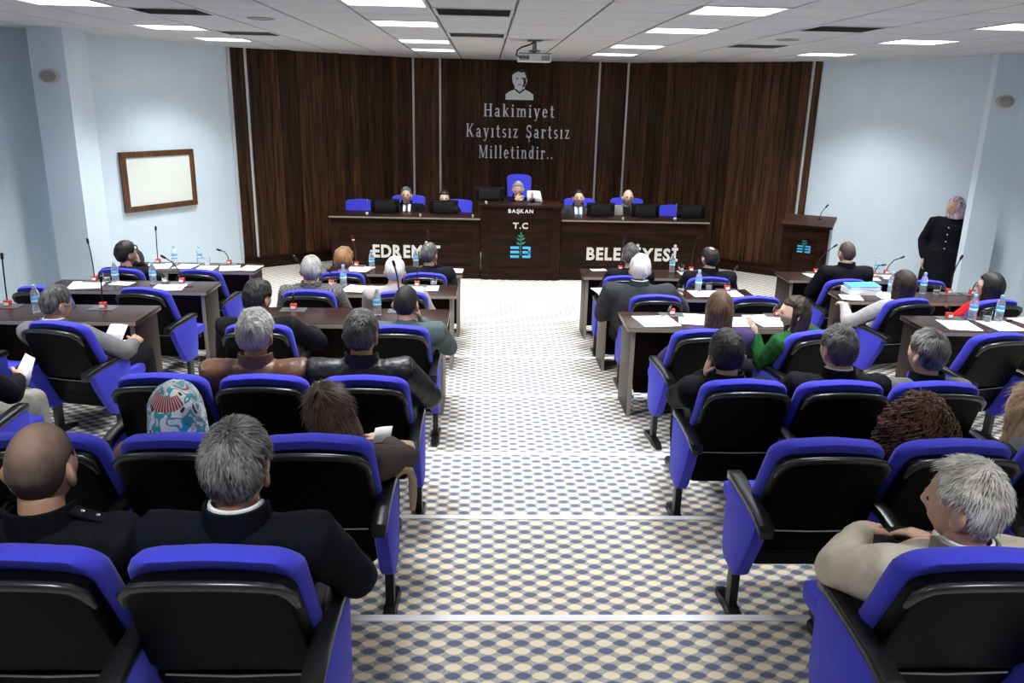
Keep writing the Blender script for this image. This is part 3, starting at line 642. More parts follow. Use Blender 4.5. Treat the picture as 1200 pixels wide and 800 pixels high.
# serif letters on the wall
SG = {}
def glyph(ch):
    m = MB(); D = .05
    R = lambda x0, x1, y0, y1: m.prism([(x0, y0), (x1, y0), (x1, y1), (x0, y1)], -D, 0, 'y')
    def S(x, y, w_=.30, h=.055): R(x-w_/2, x+w_/2, y-(h if y > .3 else 0), y+(0 if y > .3 else h))
    def V(x, y0, y1, w_=.15): R(x-w_/2, x+w_/2, y0, y1)
    def Dg(x0, y0, x1, y1, w_): m.prism([(x0-w_/2, y0), (x0+w_/2, y0), (x1+w_/2, y1), (x1-w_/2, y1)], -D, 0, 'y')
    def A(cx, cy, rx, ry, a0, a1, wv=.14, wh=.06, n=14):
        o_ = []; i_ = []
        for k in range(n+1):
            a = math.radians(a0+(a1-a0)*k/n); c, s_ = math.cos(a), math.sin(a); th = wv*abs(c)+wh*abs(s_)
            o_.append((cx+rx*c, cy+ry*s_)); i_.append((cx+(rx-th)*c, cy+(ry-th)*s_))
        for k in range(n): m.prism([o_[k], o_[k+1], i_[k+1], i_[k]], -D, 0, 'y')
    X = .68
    if ch == 'H': [V(x, 0, 1) for x in (.17, .66)]; R(.2, .62, .47, .54); [S(x, y, .32) for x in (.17, .66) for y in (0, 1)]; wd = .84
    elif ch == 'K': V(.17, 0, 1); Dg(.26, .40, .64, 1, .09); Dg(.66, 0, .36, .55, .17); S(.17, 0, .32); S(.17, 1, .32); S(.66, 0, .26); S(.64, 1, .24); wd = .80
    elif ch == 'M': V(.12, 0, 1, .08); V(.80, 0, 1, .15); Dg(.45, .05, .16, 1, .15); Dg(.45, .05, .76, 1, .07); S(.12, 0, .24); S(.80, 0, .30); S(.14, 1, .26); S(.80, 1, .28); wd = .96
    elif ch in 'Ş': A(.27, .72, .23, .27, 30, 270, .10, .08); A(.29, .26, .25, .27, 90, -150, .12, .08); V(.47, .72, .98, .05); V(.06, .02, .3, .05); V(.29, -.12, .02, .06); A(.29, -.2, .10, .10, 90, -120, .05, .05, 6); wd = .58
    elif ch == 's': A(.21, .49, .17, .19, 30, 270, .08, .07); A(.22, .185, .19, .19, 90, -150, .09, .07); wd = .44
    elif ch == 'a': V(.40, 0, .5, .13); A(.26, .46, .20, .22, 0, 160, .10, .07); A(.24, .19, .20, .20, 0, 360, .10, .06); S(.47, 0, .16); wd = .58
    elif ch == 'k': V(.14, 0, 1); Dg(.20, .28, .44, X, .08); Dg(.50, 0, .27, .38, .15); S(.14, 0); S(.09, 1, .2); S(.5, 0, .22); S(.46, X, .2); wd = .62
    elif ch in 'iı':
        V(.15, 0, X); S(.15, 0); S(.11, X, .2); wd = .32
        if ch == 'i': A(.15, .88, .085, .085, 0, 360, .085, .085, 10)
    elif ch == 'l': V(.15, 0, 1); S(.15, 0); S(.11, 1, .2); wd = .32
    elif ch == 'm': [V(x, 0, .5) for x in (.14, .46, .78)]; V(.14, .4, X); A(.31, .46, .225, .22, 0, 175, .14, .07); A(.63, .46, .225, .22, 0, 175, .14, .07); [S(x, 0, .26) for x in (.14, .46, .78)]; S(.09, X, .2); wd = .94
    elif ch == 'n': [V(x, 0, .5) for x in (.14, .47)]; V(.14, .4, X); A(.31, .46, .235, .22, 0, 175, .14, .07); [S(x, 0, .26) for x in (.14, .47)]; S(.09, X, .2); wd = .63
    elif ch == 'r': V(.14, 0, X); A(.31, .48, .17, .20, 40, 170, .08, .08); A(.40, .56, .07, .07, 0, 360, .07, .07, 8); S(.14, 0); S(.09, X, .2); wd = .48
    elif ch == 't': V(.19, .08, .9, .14); R(.02, .38, X-.07, X); A(.30, .13, .18, .14, 180, 320, .12, .06); wd = .44
    elif ch == 'y': Dg(.30, .02, .12, X, .15); Dg(.24, -.2, .48, X, .07); A(.14, -.20, .11, .09, 180, 360, .05, .05, 6); S(.11, X, .24); S(.48, X, .2); wd = .60
    elif ch == 'e': A(.26, .34, .24, .35, 0, 320, .13, .06); R(.06, .48, .34, .40); wd = .54
    elif ch == 'z': R(.04, .44, X-.08, X); R(.03, .45, 0, .08); Dg(.10, 0, .37, X, .13); V(.06, .5, X, .04); V(.43, 0, .18, .04); wd = .50
    elif ch == 'd': A(.24, .34, .22, .35, 0, 360, .13, .06); V(.43, 0, 1, .14); S(.38, 1, .2); S(.48, 0, .18); wd = .60
    else: A(.10, .09, .085, .085, 0, 360, .085, .085, 8); wd = .24
    me = m.mesh('letter'); return me, wd
def quote(label, txt, x0, x1, z0, z1):
    t = thing('wall_lettering', label, 'lettering', (x0, 14.50, z0)); H = z1-z0
    ws = []; pen = 0
    for ch in txt:
        if ch == ' ': pen += .62; continue
        if ch not in SG: SG[ch] = glyph(ch)
        ws.append((ch, pen)); pen += SG[ch][1]+.17
    kx = (x1-x0)/((pen-.17)*H)
    for ch, p in ws:
        me = SG[ch][0]
        if not me.materials: me.materials.append(MATS['letter_silver'])
        o = obj('letter', me, None, t, (p*H*kx, 0, 0)); o.scale = (H*kx, .4, H)
quote('silver serif wall lettering reading Hakimiyet', 'Hakimiyet', -.043, 1.19, 2.385, 2.600)
quote('silver serif wall lettering reading Kayıtsız Şartsız', 'Kayıtsız Şartsız', -.344, 1.47, 2.035, 2.260)
quote('silver serif wall lettering reading Milletindir with two dots', 'Milletindir..', -.117, 1.19, 1.68, 1.90)
# generic bust relief above the quote
t = thing('wall_bust_relief', 'silver cut-out portrait bust above the wall lettering', 'relief', (.575, 14.505, 2.67))
prf = [(-.24, 0), (.24, 0), (.24, .09), (.17, .14), (.09, .17), (.085, .22), (.12, .28), (.135, .36), (.13, .44), (.09, .49), (0, .51), (-.09, .49), (-.13, .44), (-.135, .36), (-.12, .28), (-.085, .22), (-.09, .17), (-.17, .14), (-.24, .09)]
obj('plate', MB().prism(prf, -.012, 0, 'y'), 'letter_silver', t)
obj('hair_cut', MB().prism([(-.13, .40), (-.10, .43), (-.03, .465), (.03, .445), (.07, .46), (.10, .40), (.115, .33), (.135, .36), (.13, .44), (.09, .49), (0, .51), (-.09, .49), (-.13, .44)], -.016, -.012, 'y'), 'letter_dark', t)
obj('shade_cut', MB().prism([(.055, .37), (.10, .36), (.11, .28), (.075, .215), (.04, .21), (.065, .27)], -.016, -.012, 'y'), 'letter_dark', t)
for a in (-.07, .025): obj('eye_cut', MB().prism([(a, .345), (a+.05, .345), (a+.045, .362), (a+.005, .362)], -.016, -.012, 'y'), 'letter_dark', t)
obj('mouth_cut', MB().prism([(-.035, .245), (.03, .245), (.02, .256), (-.025, .256)], -.016, -.012, 'y'), 'letter_dark', t)
obj('collar_cut', MB().prism([(-.09, .165), (0, .10), (.09, .165), (.075, .19), (0, .13), (-.075, .19)], -.016, -.012, 'y'), 'letter_dark', t)

# ------------------------------------------------------------------ dais seats, monitors, lectern
def office_chair(label, x, y, rz=PI, high=0.0, wd=.24, zb=0.0):
    t = thing('office_chair', label, 'chair', (x, y, 0), rz)
    st = .48+zb
    out = back_outline(wd, st+.12, 1.12+high, .07, wd-.02)
    obj('backrest', padded('backrest', out, 0, .08, .02, zt=1.12+high), None, t, (0, -.25, 0))
    obj('seat', MB().box(-.24, .24, -.2, .26, st-.08, st, .03), 'blue_fabric', t)
    obj('back_post', MB().tube([(0, -.1, st-.1), (0, -.2, st-.08), (0, -.22, st+.2)], .02, 8), 'black_plastic', t)
    obj('column', MB().tube([(0, 0, .08), (0, 0, st-.08)], .025, 10), 'chair_metal', t)
    for k in range(5):
        a = 2*PI*k/5+.3; lg = obj('base_leg', MB().tube([(0, 0, .10), (.26*math.cos(a), .26*math.sin(a), .07)], [.022, .014], 8), 'chair_metal', t)
        obj('castor', MB().ball((.26*math.cos(a), .26*math.sin(a), .028), (.028, .028, .028), 8), 'black_plastic', lg)
    for s in (-1, 1):
        obj('armrest', MB().tube([(s*.26, -.15, st+.02), (s*.28, -.15, st+.2), (s*.28, .12, st+.2), (s*.26, .14, st+.02)], .016, 8), 'black_plastic', t)
office_chair('empty blue office chair at the outer end of the EDREMIT counter', -2.02, 13.05, PI, -.06)
office_chair('blue office chair of the man in dark suit and striped tie', -1.24, 13.10, PI, .02, .27)
office_chair('blue office chair of the dark-haired woman behind a monitor', -.44, 13.10, PI, -.04)
office_chair('tall blue chair of the man at the podium', .555, 13.12, PI, .38, .20, .10)
office_chair('blue office chair of the man in blue tie', 1.55, 13.10, PI, .02, .26)
office_chair('blue office chair of the bald man in grey blazer', 2.33, 13.10, PI, .04, .27)
office_chair('empty blue office chair between two monitors at the BELEDIYESI counter', 3.06, 13.05, PI, -.06, .2)
def monitor(label, x, z, wd=.44, rz=0):
    t = thing('monitor', label, 'monitor', (x, 12.52, z+.001), rz)
    obj('panel', MB().box(-wd/2, wd/2, .0, .03, .015, .225, .006), 'screen_black', t)
    obj('rear_housing', MB().box(-wd*.36, wd*.36, -.03, .0, .03, .19, .012), 'black_plastic', t)
    obj('top_edge', MB().box(-wd/2+.01, wd/2-.01, -.006, .006, .198, .212, .003), 'grey_plastic' if False else 'black_plastic', t)
    obj('neck', MB().box(-.035, .035, .002, .028, .008, .06, .003), 'black_plastic', t)
    obj('stand_base', MB().box(-.10, .10, -.06, .10, 0, .012, .004), 'black_plastic', t)
for lab, x, z in (('black monitor seen from behind beside man in striped tie', -1.535, .94), ('black monitor standing before the dark-haired woman', -.63, .94), ('black monitor on the tall podium', .07, 1.15),
                  ('black monitor beside the man in blue tie', 1.80, .94), ('black monitor beside the bald man in grey blazer', 2.50, .94), ('black monitor at the outer end of the BELEDIYESI counter', 3.22, .94)):
    monitor(lab, x, z)
for lab, x, z, h in (('thin silver microphone beside empty chair on EDREMIT counter', -1.80, .94, .2), ('thin silver microphone beside empty chair on BELEDIYESI counter', 2.95, .94, .22)):
    t = thing('microphone', lab, 'microphone', (x, 12.42, z+.001)); obj('base', MB().box(-.02, .02, -.02, .02, 0, .03, .004), 'white_plastic', t); obj('stem', MB().tube([(0, 0, .02), (0, 0, h*.6), (.008, .01, h)], .004, 6), 'steel', t)
    obj('head', MB().tube([(.008, .01, h), (.012, .012, h+.03)], .007, 8), 'steel', t)
for x, z, wh in ((-.98, .94, 'counter before the man in striped tie'), (2.12, .94, 'counter between two monitors, BELEDIYESI side'), (-.18, .94, 'EDREMIT counter end beside the podium'), (.02, 1.15, 'podium before the monitor')):
    t = thing('paper_cup', 'small white cup standing on the '+wh, 'cup', (x, 12.30, z), 0, 'white cups on the dais'); obj('cup', MB().lathe([(.014, 0), (.018, .04), (.016, .04), (.012, .004)], n=12), 'white_plastic', t)
# lectern
t = thing('lectern', 'dark wood lectern with emblem and microphone beside the blue wall', 'lectern', (4.42, 10.85, 0), math.radians(-28))
framed_front(t, -.30, .30, 1.16, -.24)
for s in (-1, 1): obj('side_panel', MB().box(min(s*.30, s*.27), max(s*.30, s*.27), -.175, .22, 0, 1.11, .003), 'dais_wood' if s < 0 else 'mid_grey_metal', t)
obj('top', MB().prism([(-.28, 1.11), (.26, 1.19), (.26, 1.22), (-.28, 1.145)], -.33, .33, 'x'), 'dais_wood', t)
a = math.radians(-28); c_, s_ = math.cos(a), math.sin(a)
LEC = lambda x, y: (4.42+x*c_-y*s_, 10.85+x*s_+y*c_)
emblem('small blue and green EB plant emblem on the lectern', (*LEC(0, -.222), .77), a, .55)
t = thing('microphone', 'black gooseneck microphone on the lectern top', 'microphone', (*LEC(.12, .1), 1.185)); obj('base', MB().lathe([(.03, -.01), (.03, .02), (.01, .03)], n=12), 'black_plastic', t)
obj('gooseneck', MB().tube([(0, 0, .02), (.015, 0, .10), (.05, -.03, .17)], .005, 6), 'black_plastic', t); obj('head', MB().tube([(.05, -.03, .17), (.056, -.035, .18), (.075, -.05, .215)], [.006, .011, .010], 8), 'black_plastic', t)
# framed board on the pale wall
p, q = WL[2], WL[1]; a = math.atan2(q[1]-p[1], q[0]-p[0]); 
bx, by = -4.52, 11.46
t = thing('framed_board', 'blank white board in brown wooden frame on pale blue wall', 'board', (bx+.03*math.sin(a), by-.03*math.cos(a), 1.50), a)
W2, H2 = .60, .395
obj('board', MB().box(-W2+.06, W2-.06, -.012, .012, -H2+.06, H2-.06), 'whiteboard', t)
for x0, x1, z0, z1 in ((-W2, W2, H2-.075, H2), (-W2, W2, -H2, -H2+.075), (-W2, -W2+.075, -H2+.075, H2-.075), (W2-.075, W2, -H2+.075, H2-.075)):
    obj('frame_rail', MB().box(x0, x1, -.03, .02, z0, z1, .006), 'frame_wood', t)
for x, y, s in ((-4.865, 9.60, 1), (6.19, 9.85, -1)):
    t = thing('wall_speaker', 'oval beige speaker on the column %s' % ('near framed board' if s > 0 else 'near standing woman'), 'speaker', (x, y, 2.80 if s > 0 else 2.77))
    r_ = obj('rim', MB().lathe([(.13, 0), (.13, -.03), (.105, -.045), (.10, -.03)], axis='y', n=24), 'disc_white', t); g_ = obj('grille', MB().lathe([(.104, -.03), (.06, -.042), (.005, -.046)], axis='y', n=24), 'vent_grey', t)
    for q_ in (r_, g_): q_.scale = (.85, 1, .58)
# projector hanging from ceiling
t = thing('projector', 'white ceiling projector hanging on a pole with black cable', 'projector', (.545, 9.75, CEIL-.012))
obj('ceiling_plate', MB().box(-.08, .08, -.08, .08, -.012, 0, .004), 'mid_grey_metal', t); obj('pole', MB().tube([(0, 0, -.012), (0, 0, -.11)], .028, 12), 'grey_plastic', t)
obj('bracket', MB().box(-.06, .06, -.06, .06, -.125, -.108, .004).box(-.02, .02, -.02, .02, -.15, -.125, .003), 'grey_plastic', t)
pb = obj('body', MB().box(-.19, .19, -.14, .14, -.235, -.15, .018), 'white_plastic', t)
obj('top_cover', MB().box(-.18, .185, -.135, .135, -.152, -.143, .004), 'black_plastic', pb)
for k in range(7): obj('vent_slat', MB().box(.075+k*.014, .083+k*.014, -.143, -.138, -.222, -.172), 'vent_dark', pb)
obj('socket_panel', MB().box(-.175, -.06, -.143, -.138, -.222, -.17), 'vent_grey', pb)
for k in range(3): obj('socket', MB().box(-.165+k*.035, -.145+k*.035, -.147, -.142, -.205, -.185), 'black_plastic', pb)
obj('lens', MB().lathe([(.045, 0), (.045, .03), (.035, .035), (.03, .02)], (-.08, .135, -.19), axis='y'), 'black_plastic', pb)
obj('cable', MB().tube([(0, -.03, -.02), (-.06, -.08, -.055), (-.15, -.12, -.085), (-.2, -.14, -.12), (-.21, -.15, -.17), (-.17, -.145, -.195)], .009, 8), 'black_plastic', t)

# ------------------------------------------------------------------ people
plain('skin_mid', (.60, .36, .26), .55, .08, 25, spec=.3); plain('skin_light', (.70, .46, .35), .55, .08, 25, spec=.3); plain('skin_tan', (.46, .26, .175), .55, .08, 25, spec=.3)
plain('lips', (.36, .13, .11), .5); plain('eye_dark', (.02, .015, .012), .2); plain('brow_dark', (.03, .02, .015), .8)
hair_mat('hair_black', (.004, .0035, .003), (.022, .018, .016)); hair_mat('hair_dark_brown', (.010, .006, .004), (.05, .03, .02))
hair_mat('hair_grey_mix', (.014, .013, .012), (.29, .28, .265), .53, .25); hair_mat('hair_light_grey', (.13, .125, .115), (.58, .565, .54), .5, .3); hair_mat('hair_white', (.44, .42, .39), (.84, .82, .78), .5, .3)
hair_mat('hair_brown', (.026, .012, .007), (.15, .078, .042)); hair_mat('hair_curl', (.028, .011, .006), (.22, .095, .045)); hair_mat('hair_red_blond', (.16, .075, .03), (.38, .20, .09)); hair_mat('hair_blond', (.30, .19, .09), (.60, .44, .24))
hair_mat('hair_old', (.20, .165, .13), (.74, .71, .66), .47, .35)
hair_mat('hair_stubble', (.035, .026, .022), (.12, .085, .07), .5, .5); hair_mat('hair_dark_grey', (.011, .0105, .010), (.15, .145, .138), .52, .25)
def cloth(name, col, rough=.85, bump=.35, bscale=45, amt=.12, **k): return plain(name, col, rough, amt, 22, bump, bscale, spec=.12, **k)
cloth('navy_suit', (.004, .0048, .009), .8, .15, 90); cloth('black_jacket', (.005, .0055, .007), .75); cloth('black_suit', (.005, .0055, .008), .8, .2)
cloth('charcoal_suit', (.035, .037, .043), .85, .15); cloth('grey_suit', (.17, .165, .16), .85, .2); cloth('light_blazer', (.38, .36, .36), .85, .2); cloth('grey_blazer', (.20, .19, .175), .9, .3)
cloth('beige_coat', (.56, .50, .40), .75, .5, 14, .10); cloth('coat_collar', (.22, .20, .18), .8)
plain('brown_leather', (.125, .052, .026), .42, .4, 12, .5, 26, spec=.4); plain('black_leather', (.007, .007, .008), .40, .3, 12, .5, 24, spec=.35)
cloth('cardigan', (.075, .058, .054), .95, .6, 160); cloth('green_knit', (.016, .090, .022), .95, .6, 120, .4); cloth('red_knit', (.45, .015, .02), .95, .7, 90, .35)
cloth('sweater_green_grey', (.075, .105, .105), .9, .3); cloth('teal_jacket', (.03, .042, .05), .8); cloth('jacket_light', (.36, .33, .30), .85); cloth('purple_top', (.05, .035, .11), .85); cloth('grey_top', (.15, .145, .14), .85)
cloth('brown_top', (.20, .13, .08), .9); cloth('white_shirt', (.78, .78, .80), .8, .1); cloth('blue_tie', (.08, .22, .52), .6, .1); cloth('dark_tie', (.02, .022, .035), .6, .2, 60, .6)
cloth('dark_trousers', (.012, .012, .014), .85); cloth('grey_trousers', (.26, .245, .215), .9); cloth('black_dress', (.006, .0065, .011), .85)
def buzz_mat(name):
    m, nt, b = nodes_of(name); L = nt.links; uv = nt.nodes.new('ShaderNodeUVMap'); sp = nt.nodes.new('ShaderNodeSeparateXYZ'); L.new(uv.outputs[0], sp.inputs[0])
    tc = nt.nodes.new('ShaderNodeTexCoord'); n = nt.nodes.new('ShaderNodeTexNoise'); n.inputs['Scale'].default_value = 22; n.inputs['Detail'].default_value = 6; L.new(tc.outputs['Object'], n.inputs['Vector'])
    v = mathn(nt, 'ADD', sp.outputs[1], mathn(nt, 'MULTIPLY', mathn(nt, 'SUBTRACT', n.outputs[0], .5), .22))
    r = nt.nodes.new('ShaderNodeValToRGB'); e = r.color_ramp.elements; e[0].position = .05; e[1].position = .42; e[0].color = (.33, .215, .155, 1); e[1].color = (.040, .029, .024, 1); L.new(v, r.inputs[0]); L.new(r.outputs[0], b.inputs['Base Color'])
    setp(b, rough=.55, spec=.3); MATS[name] = m
buzz_mat('hair_buzz')
def check_mat(name, c1, c2, s):
    m, nt, b = nodes_of(name); tc = nt.nodes.new('ShaderNodeTexCoord'); ck = nt.nodes.new('ShaderNodeTexChecker'); ck.inputs['Scale'].default_value = s
    ck.inputs[1].default_value = (*c1, 1); ck.inputs[2].default_value = (*c2, 1); nt.links.new(tc.outputs['Object'], ck.inputs[0]); nt.links.new(ck.outputs[0], b.inputs['Base Color']); setp(b, rough=.9); MATS[name] = m
check_mat('checked_jacket', (.05, .048, .048), (.14, .13, .125), 55)
def scarf_mat(name, cols, scale, dots, dash=(.85, .85, .85), band=False):
    m, nt, b = nodes_of(name); L = nt.links; tc = nt.nodes.new('ShaderNodeTexCoord')
    n = nt.nodes.new('ShaderNodeTexNoise'); n.inputs['Scale'].default_value = scale; n.inputs['Detail'].default_value = 1.0; n.inputs['Distortion'].default_value = .8; L.new(tc.outputs['Object'], n.inputs['Vector'])
    r = nt.nodes.new('ShaderNodeValToRGB'); r.color_ramp.interpolation = 'CONSTANT'
    while len(r.color_ramp.elements) < len(cols): r.color_ramp.elements.new(.5)
    for e, (p, c) in zip(r.color_ramp.elements, cols): e.position = p; e.color = (*c, 1)
    L.new(n.outputs[0], r.inputs[0])
    bk = nt.nodes.new('ShaderNodeTexBrick'); bk.inputs['Scale'].default_value = dots; bk.inputs['Mortar Size'].default_value = .035
    uv = nt.nodes.new('ShaderNodeUVMap'); L.new(uv.outputs[0], bk.inputs['Vector']); bk.inputs['Color1'].default_value = (1, 1, 1, 1); bk.inputs['Color2'].default_value = (.85, .85, .85, 1); bk.inputs['Mortar'].default_value = (0, 0, 0, 1)
    n3 = nt.nodes.new('ShaderNodeTexNoise'); n3.inputs['Scale'].default_value = scale*.6; L.new(tc.outputs['Object'], n3.inputs['Vector'])
    gt = mathn(nt, 'GREATER_THAN', n3.outputs[0], .5)
    inv = mathn(nt, 'MULTIPLY', gt, bk.outputs['Fac'])
    col = mixc(nt, inv, r.outputs[0], dash)
    if band:
        sp = nt.nodes.new('ShaderNodeSeparateXYZ'); L.new(uv.outputs[0], sp.inputs[0])
        st = mathn(nt, 'GREATER_THAN', mathn(nt, 'FRACT', mathn(nt, 'MULTIPLY', sp.outputs[0], 44.0)), .22)
        red = mixc(nt, st, (.85, .85, .85), (.36, .02, .04))
        edge = mathn(nt, 'MULTIPLY', mathn(nt, 'SUBTRACT', n3.outputs[0], .5), .12)
        vv = mathn(nt, 'ADD', sp.outputs[1], edge)
        inb = mathn(nt, 'MULTIPLY', mathn(nt, 'MULTIPLY', mathn(nt, 'GREATER_THAN', vv, .13), mathn(nt, 'LESS_THAN', vv, .27)), mathn(nt, 'MULTIPLY', mathn(nt, 'GREATER_THAN', sp.outputs[0], .34), mathn(nt, 'LESS_THAN', sp.outputs[0], .68)))
        col = mixc(nt, inb, col, red)
    L.new(col, b.inputs['Base Color']); setp(b, rough=.6, sheen=.2); MATS[name] = m
scarf_mat('scarf_print', [(0, (.02, .02, .05)), (.34, (.90, .92, .92)), (.47, (.03, .40, .46)), (.57, (.80, .82, .82)), (.66, (.42, .03, .05)), (.70, (.03, .30, .38))], 17, 42, (.02, .02, .05), True)
scarf_mat('scarf_mauve', [(0, (.10, .03, .07)), (.42, (.36, .19, .28)), (.52, (.60, .42, .50)), (.60, (.20, .06, .12))], 38, 30)

HA, HB, HCZ = .076, .096, .117
def head_pt(d):
    """d: (N,3) unit directions, y forward -> points of the head surface (metres, head centre at origin)"""
    x, y, z = d[:, 0], d[:, 1], d[:, 2]
    px, py, pz = HA*x, HB*y, HCZ*z
    lo = np.clip(-z, 0, 1)
    px = px*(1-.30*lo**1.6); front = np.clip(y, 0, 1)
    py = np.where(y < 0, py*(1+.07*np.clip(z, 0, 1)-.42*lo), py*(1-.02*lo))
    g = lambda cx, cz, sx, sz: np.exp(-((x-cx)/sx)**2-((z-cz)/sz)**2)*(y > 0)
    py = py+.016*g(0, -.13, .15, .13)+.008*g(0, .03, .10, .14)-.005*(g(.40, .04, .17, .10)+g(-.40, .04, .17, .10))+.005*g(0, .17, .5, .07)+.007*g(0, -.47, .22, .06)-.006*g(0, -.62, .25, .06)+.008*g(0, -.80, .3, .10)
    px = px+np.sign(x)*.004*np.exp(-((np.abs(x)-.8)/.25)**2-((z+.1)/.2)**2)*(y > -.1)
    return np.stack([px, py, pz], 1)
def sphere_grid(nu, nv, tilt=0.0):
    """unit directions with pole tilted back by tilt; returns dirs, faces, uv"""
    D = []; UV = []
    for i in range(nv+1):
        t = PI*i/nv
        for k in range(nu):
            a = 2*PI*k/nu; D.append((math.sin(t)*math.sin(a), math.sin(t)*math.cos(a), math.cos(t))); UV.append((k/nu, i/nv))
    D = np.array(D); c, s = math.cos(tilt), math.sin(tilt)
    R_ = np.array([[1, 0, 0], [0, c, -s], [0, s, c]]); D = D@R_.T
    F = [(i*nu+k, (i+1)*nu+k, (i+1)*nu+(k+1) % nu, i*nu+(k+1) % nu) for i in range(nv) for k in range(nu)]
    return D, F, UV
def smst(a, b, x): t = np.clip((x-a)/(b-a), 0, 1); return t*t*(3-2*t)
HLZ = ([0, 35, 58, 72, 82, 100, 116, 135, 180], [.66, .62, .42, .08, .20, .10, -.35, -.60, -.64])
def noise_arr(P, s, seed=0): return np.array([noise.noise((p[0]*s+seed, p[1]*s-seed, p[2]*s+seed*.37)) for p in P])
def mesh_np(name, V, F, mats, uv=None, smooth=True, mi=None):
    me = bpy.data.meshes.new(name); me.from_pydata([tuple(map(float, p)) for p in V], [], [tuple(f) for f in F])
    for m in mats: me.materials.append(MATS[m] if isinstance(m, str) else m)
    if mi is not None: me.polygons.foreach_set('material_index', list(map(int, mi)))
    if uv is not None:
        l = me.uv_layers.new(name='UVMap'); li = np.empty(len(me.loops), dtype=np.int32); me.loops.foreach_get('vertex_index', li)
        l.data.foreach_set('uv', np.array(uv, dtype=np.float32)[li].ravel())
    if smooth: me.polygons.foreach_set('use_smooth', [True]*len(me.polygons))
    me.update(); return me
def hair_geom(style, near, p, seed):
    nu, nv = (72, 48) if near else (36, 24)
    D, F, UV = sphere_grid(nu, nv, .38); H = head_pt(D)
    az = np.degrees(np.abs(np.arctan2(D[:, 0], D[:, 1]))); nrm = D/np.array([HA, HB, HCZ]); nrm /= np.linalg.norm(nrm, axis=1)[:, None]
    if style in ('short', 'balding', 'crop'):
        hl = np.interp(az, *HLZ)+p.get('raise', 0)*(az < 60)
        soft = smst(0, .16, D[:, 2]-hl)
        if style == 'balding':
            c = np.array(p.get('bald_dir', (0, .25, .97))); c = c/np.linalg.norm(c); ang = np.arccos(np.clip(D@c, -1, 1)); soft = soft*smst(p.get('bald', .8)-p.get('bs', .15), p.get('bald', .8)+p.get('bs', .12), ang)
        th = p.get('th', .016)*(1+.35*np.clip(D[:, 2], 0, 1))
        nz = noise_arr(H, 38, seed)*.30+noise_arr(H, 95, seed+3)*.22
        off = th*soft**.6*(1+nz*p.get('rough', 1))-.010*(1-soft)
        V = H+nrm*off[:, None]
    else:
        ln = p.get('len', .17); wd = p.get('wd', 1.0); op = p.get('open', 58); fr = p.get('front', .060)
        hor = np.stack([D[:, 0], D[:, 1]], 1); hn = np.linalg.norm(hor, axis=1); hu = hor/np.maximum(hn, 1e-6)[:, None]
        cz = D[:, 2]; V = np.zeros_like(D); ex, ey, ez = .093*wd, .112*wd, p.get('ez', .136)
        V[:, 0] = ex*D[:, 0]; V[:, 1] = ey*D[:, 1]-.010; V[:, 2] = ez*cz
        low = cz < 0; t = np.clip(-cz, 0, 1)
        fl = p.get('flare', .0)
        z = -np.minimum(t/.80, 1)*ln; rr = np.where(t < .80, 1+fl*np.sin(np.minimum(t/.80, 1)*PI*.5), (1+fl)*(1-(t-.80)/.20*.9))
        V[low, 0] = (ex*hu[:, 0]*rr)[low]; V[low, 1] = (ey*hu[:, 1]*rr*np.where(hu[:, 1] < 0, 1-.25*np.minimum(t, .8)*p.get('tuck', 1), 1)-.010)[low]; V[low, 2] = z[low]
        face = smst(op+10, op-8, az)*smst(fr+.02, fr-.02, V[:, 2])
        if p.get('chin'): face = face*smst(-.14, -.11, V[:, 2])
        V[:, :2] *= (1-.42*face)[:, None]
        amp = p.get('amp', .005); nz = noise_arr(V, p.get('ns', 30), seed)+.6*noise_arr(V, p.get('ns', 30)*2.3, seed+5)
        rad = V/np.maximum(np.linalg.norm(V, axis=1), 1e-6)[:, None]; V = V+rad*(amp*nz*(1-face))[:, None]
    return V, F, UV
def strands(V, F, UV, n, length, seed, wdt=.0016):
    """thin tapering hair blades lying along the combing direction, added to the hair mesh"""
    rng = np.random.default_rng(seed); V = np.asarray(V); nv0 = len(V); N = len(F)
    out = []; fo = []; uo = []
    F4 = np.array(F); tries = rng.integers(0, N, n)
    for q in tries:
        a, b, c, d = F4[q]; u, v = rng.random(2)
        p = (V[a]*(1-u)+V[d]*u)*(1-v)+(V[b]*(1-u)+V[c]*u)*v
        if np.linalg.norm(p/np.array([HA, HB, HCZ])) < 1.03: continue
        t = V[b]-V[a]; l = np.linalg.norm(t)
        if l < 1e-5: continue
        t = t/l; nr = p/np.linalg.norm(p); t = t+rng.normal(0, .20, 3); t = t-nr*(t@nr)*.8; t /= np.linalg.norm(t); s = np.cross(t, nr); s /= max(np.linalg.norm(s), 1e-6)
        L_ = length*(.6+.8*rng.random()); lift = .03+.16*rng.random(); k = nv0+len(out); w_ = wdt
        out += [p-s*w_-nr*.001, p+s*w_-nr*.001, p+t*L_*.5+s*w_*.8+nr*L_*lift*.6, p+t*L_*.5-s*w_*.8+nr*L_*lift*.6, p+t*L_+nr*L_*lift*.5]
        fo += [(k, k+1, k+2, k+3), (k+3, k+2, k+4)]; uv = (rng.random(), rng.random()); uo += [uv]*5
    return (np.vstack([V, np.array(out)]) if out else V), list(F)+fo, list(UV)+uo
def capd(P, a, b, ra, rb):
    a, b = np.array(a, float), np.array(b, float); ab = b-a; t = np.clip(((P-a)@ab)/max(ab@ab, 1e-9), 0, 1)
    return np.linalg.norm(P-(a+t[:, None]*ab), axis=1)-(ra+(rb-ra)*t)
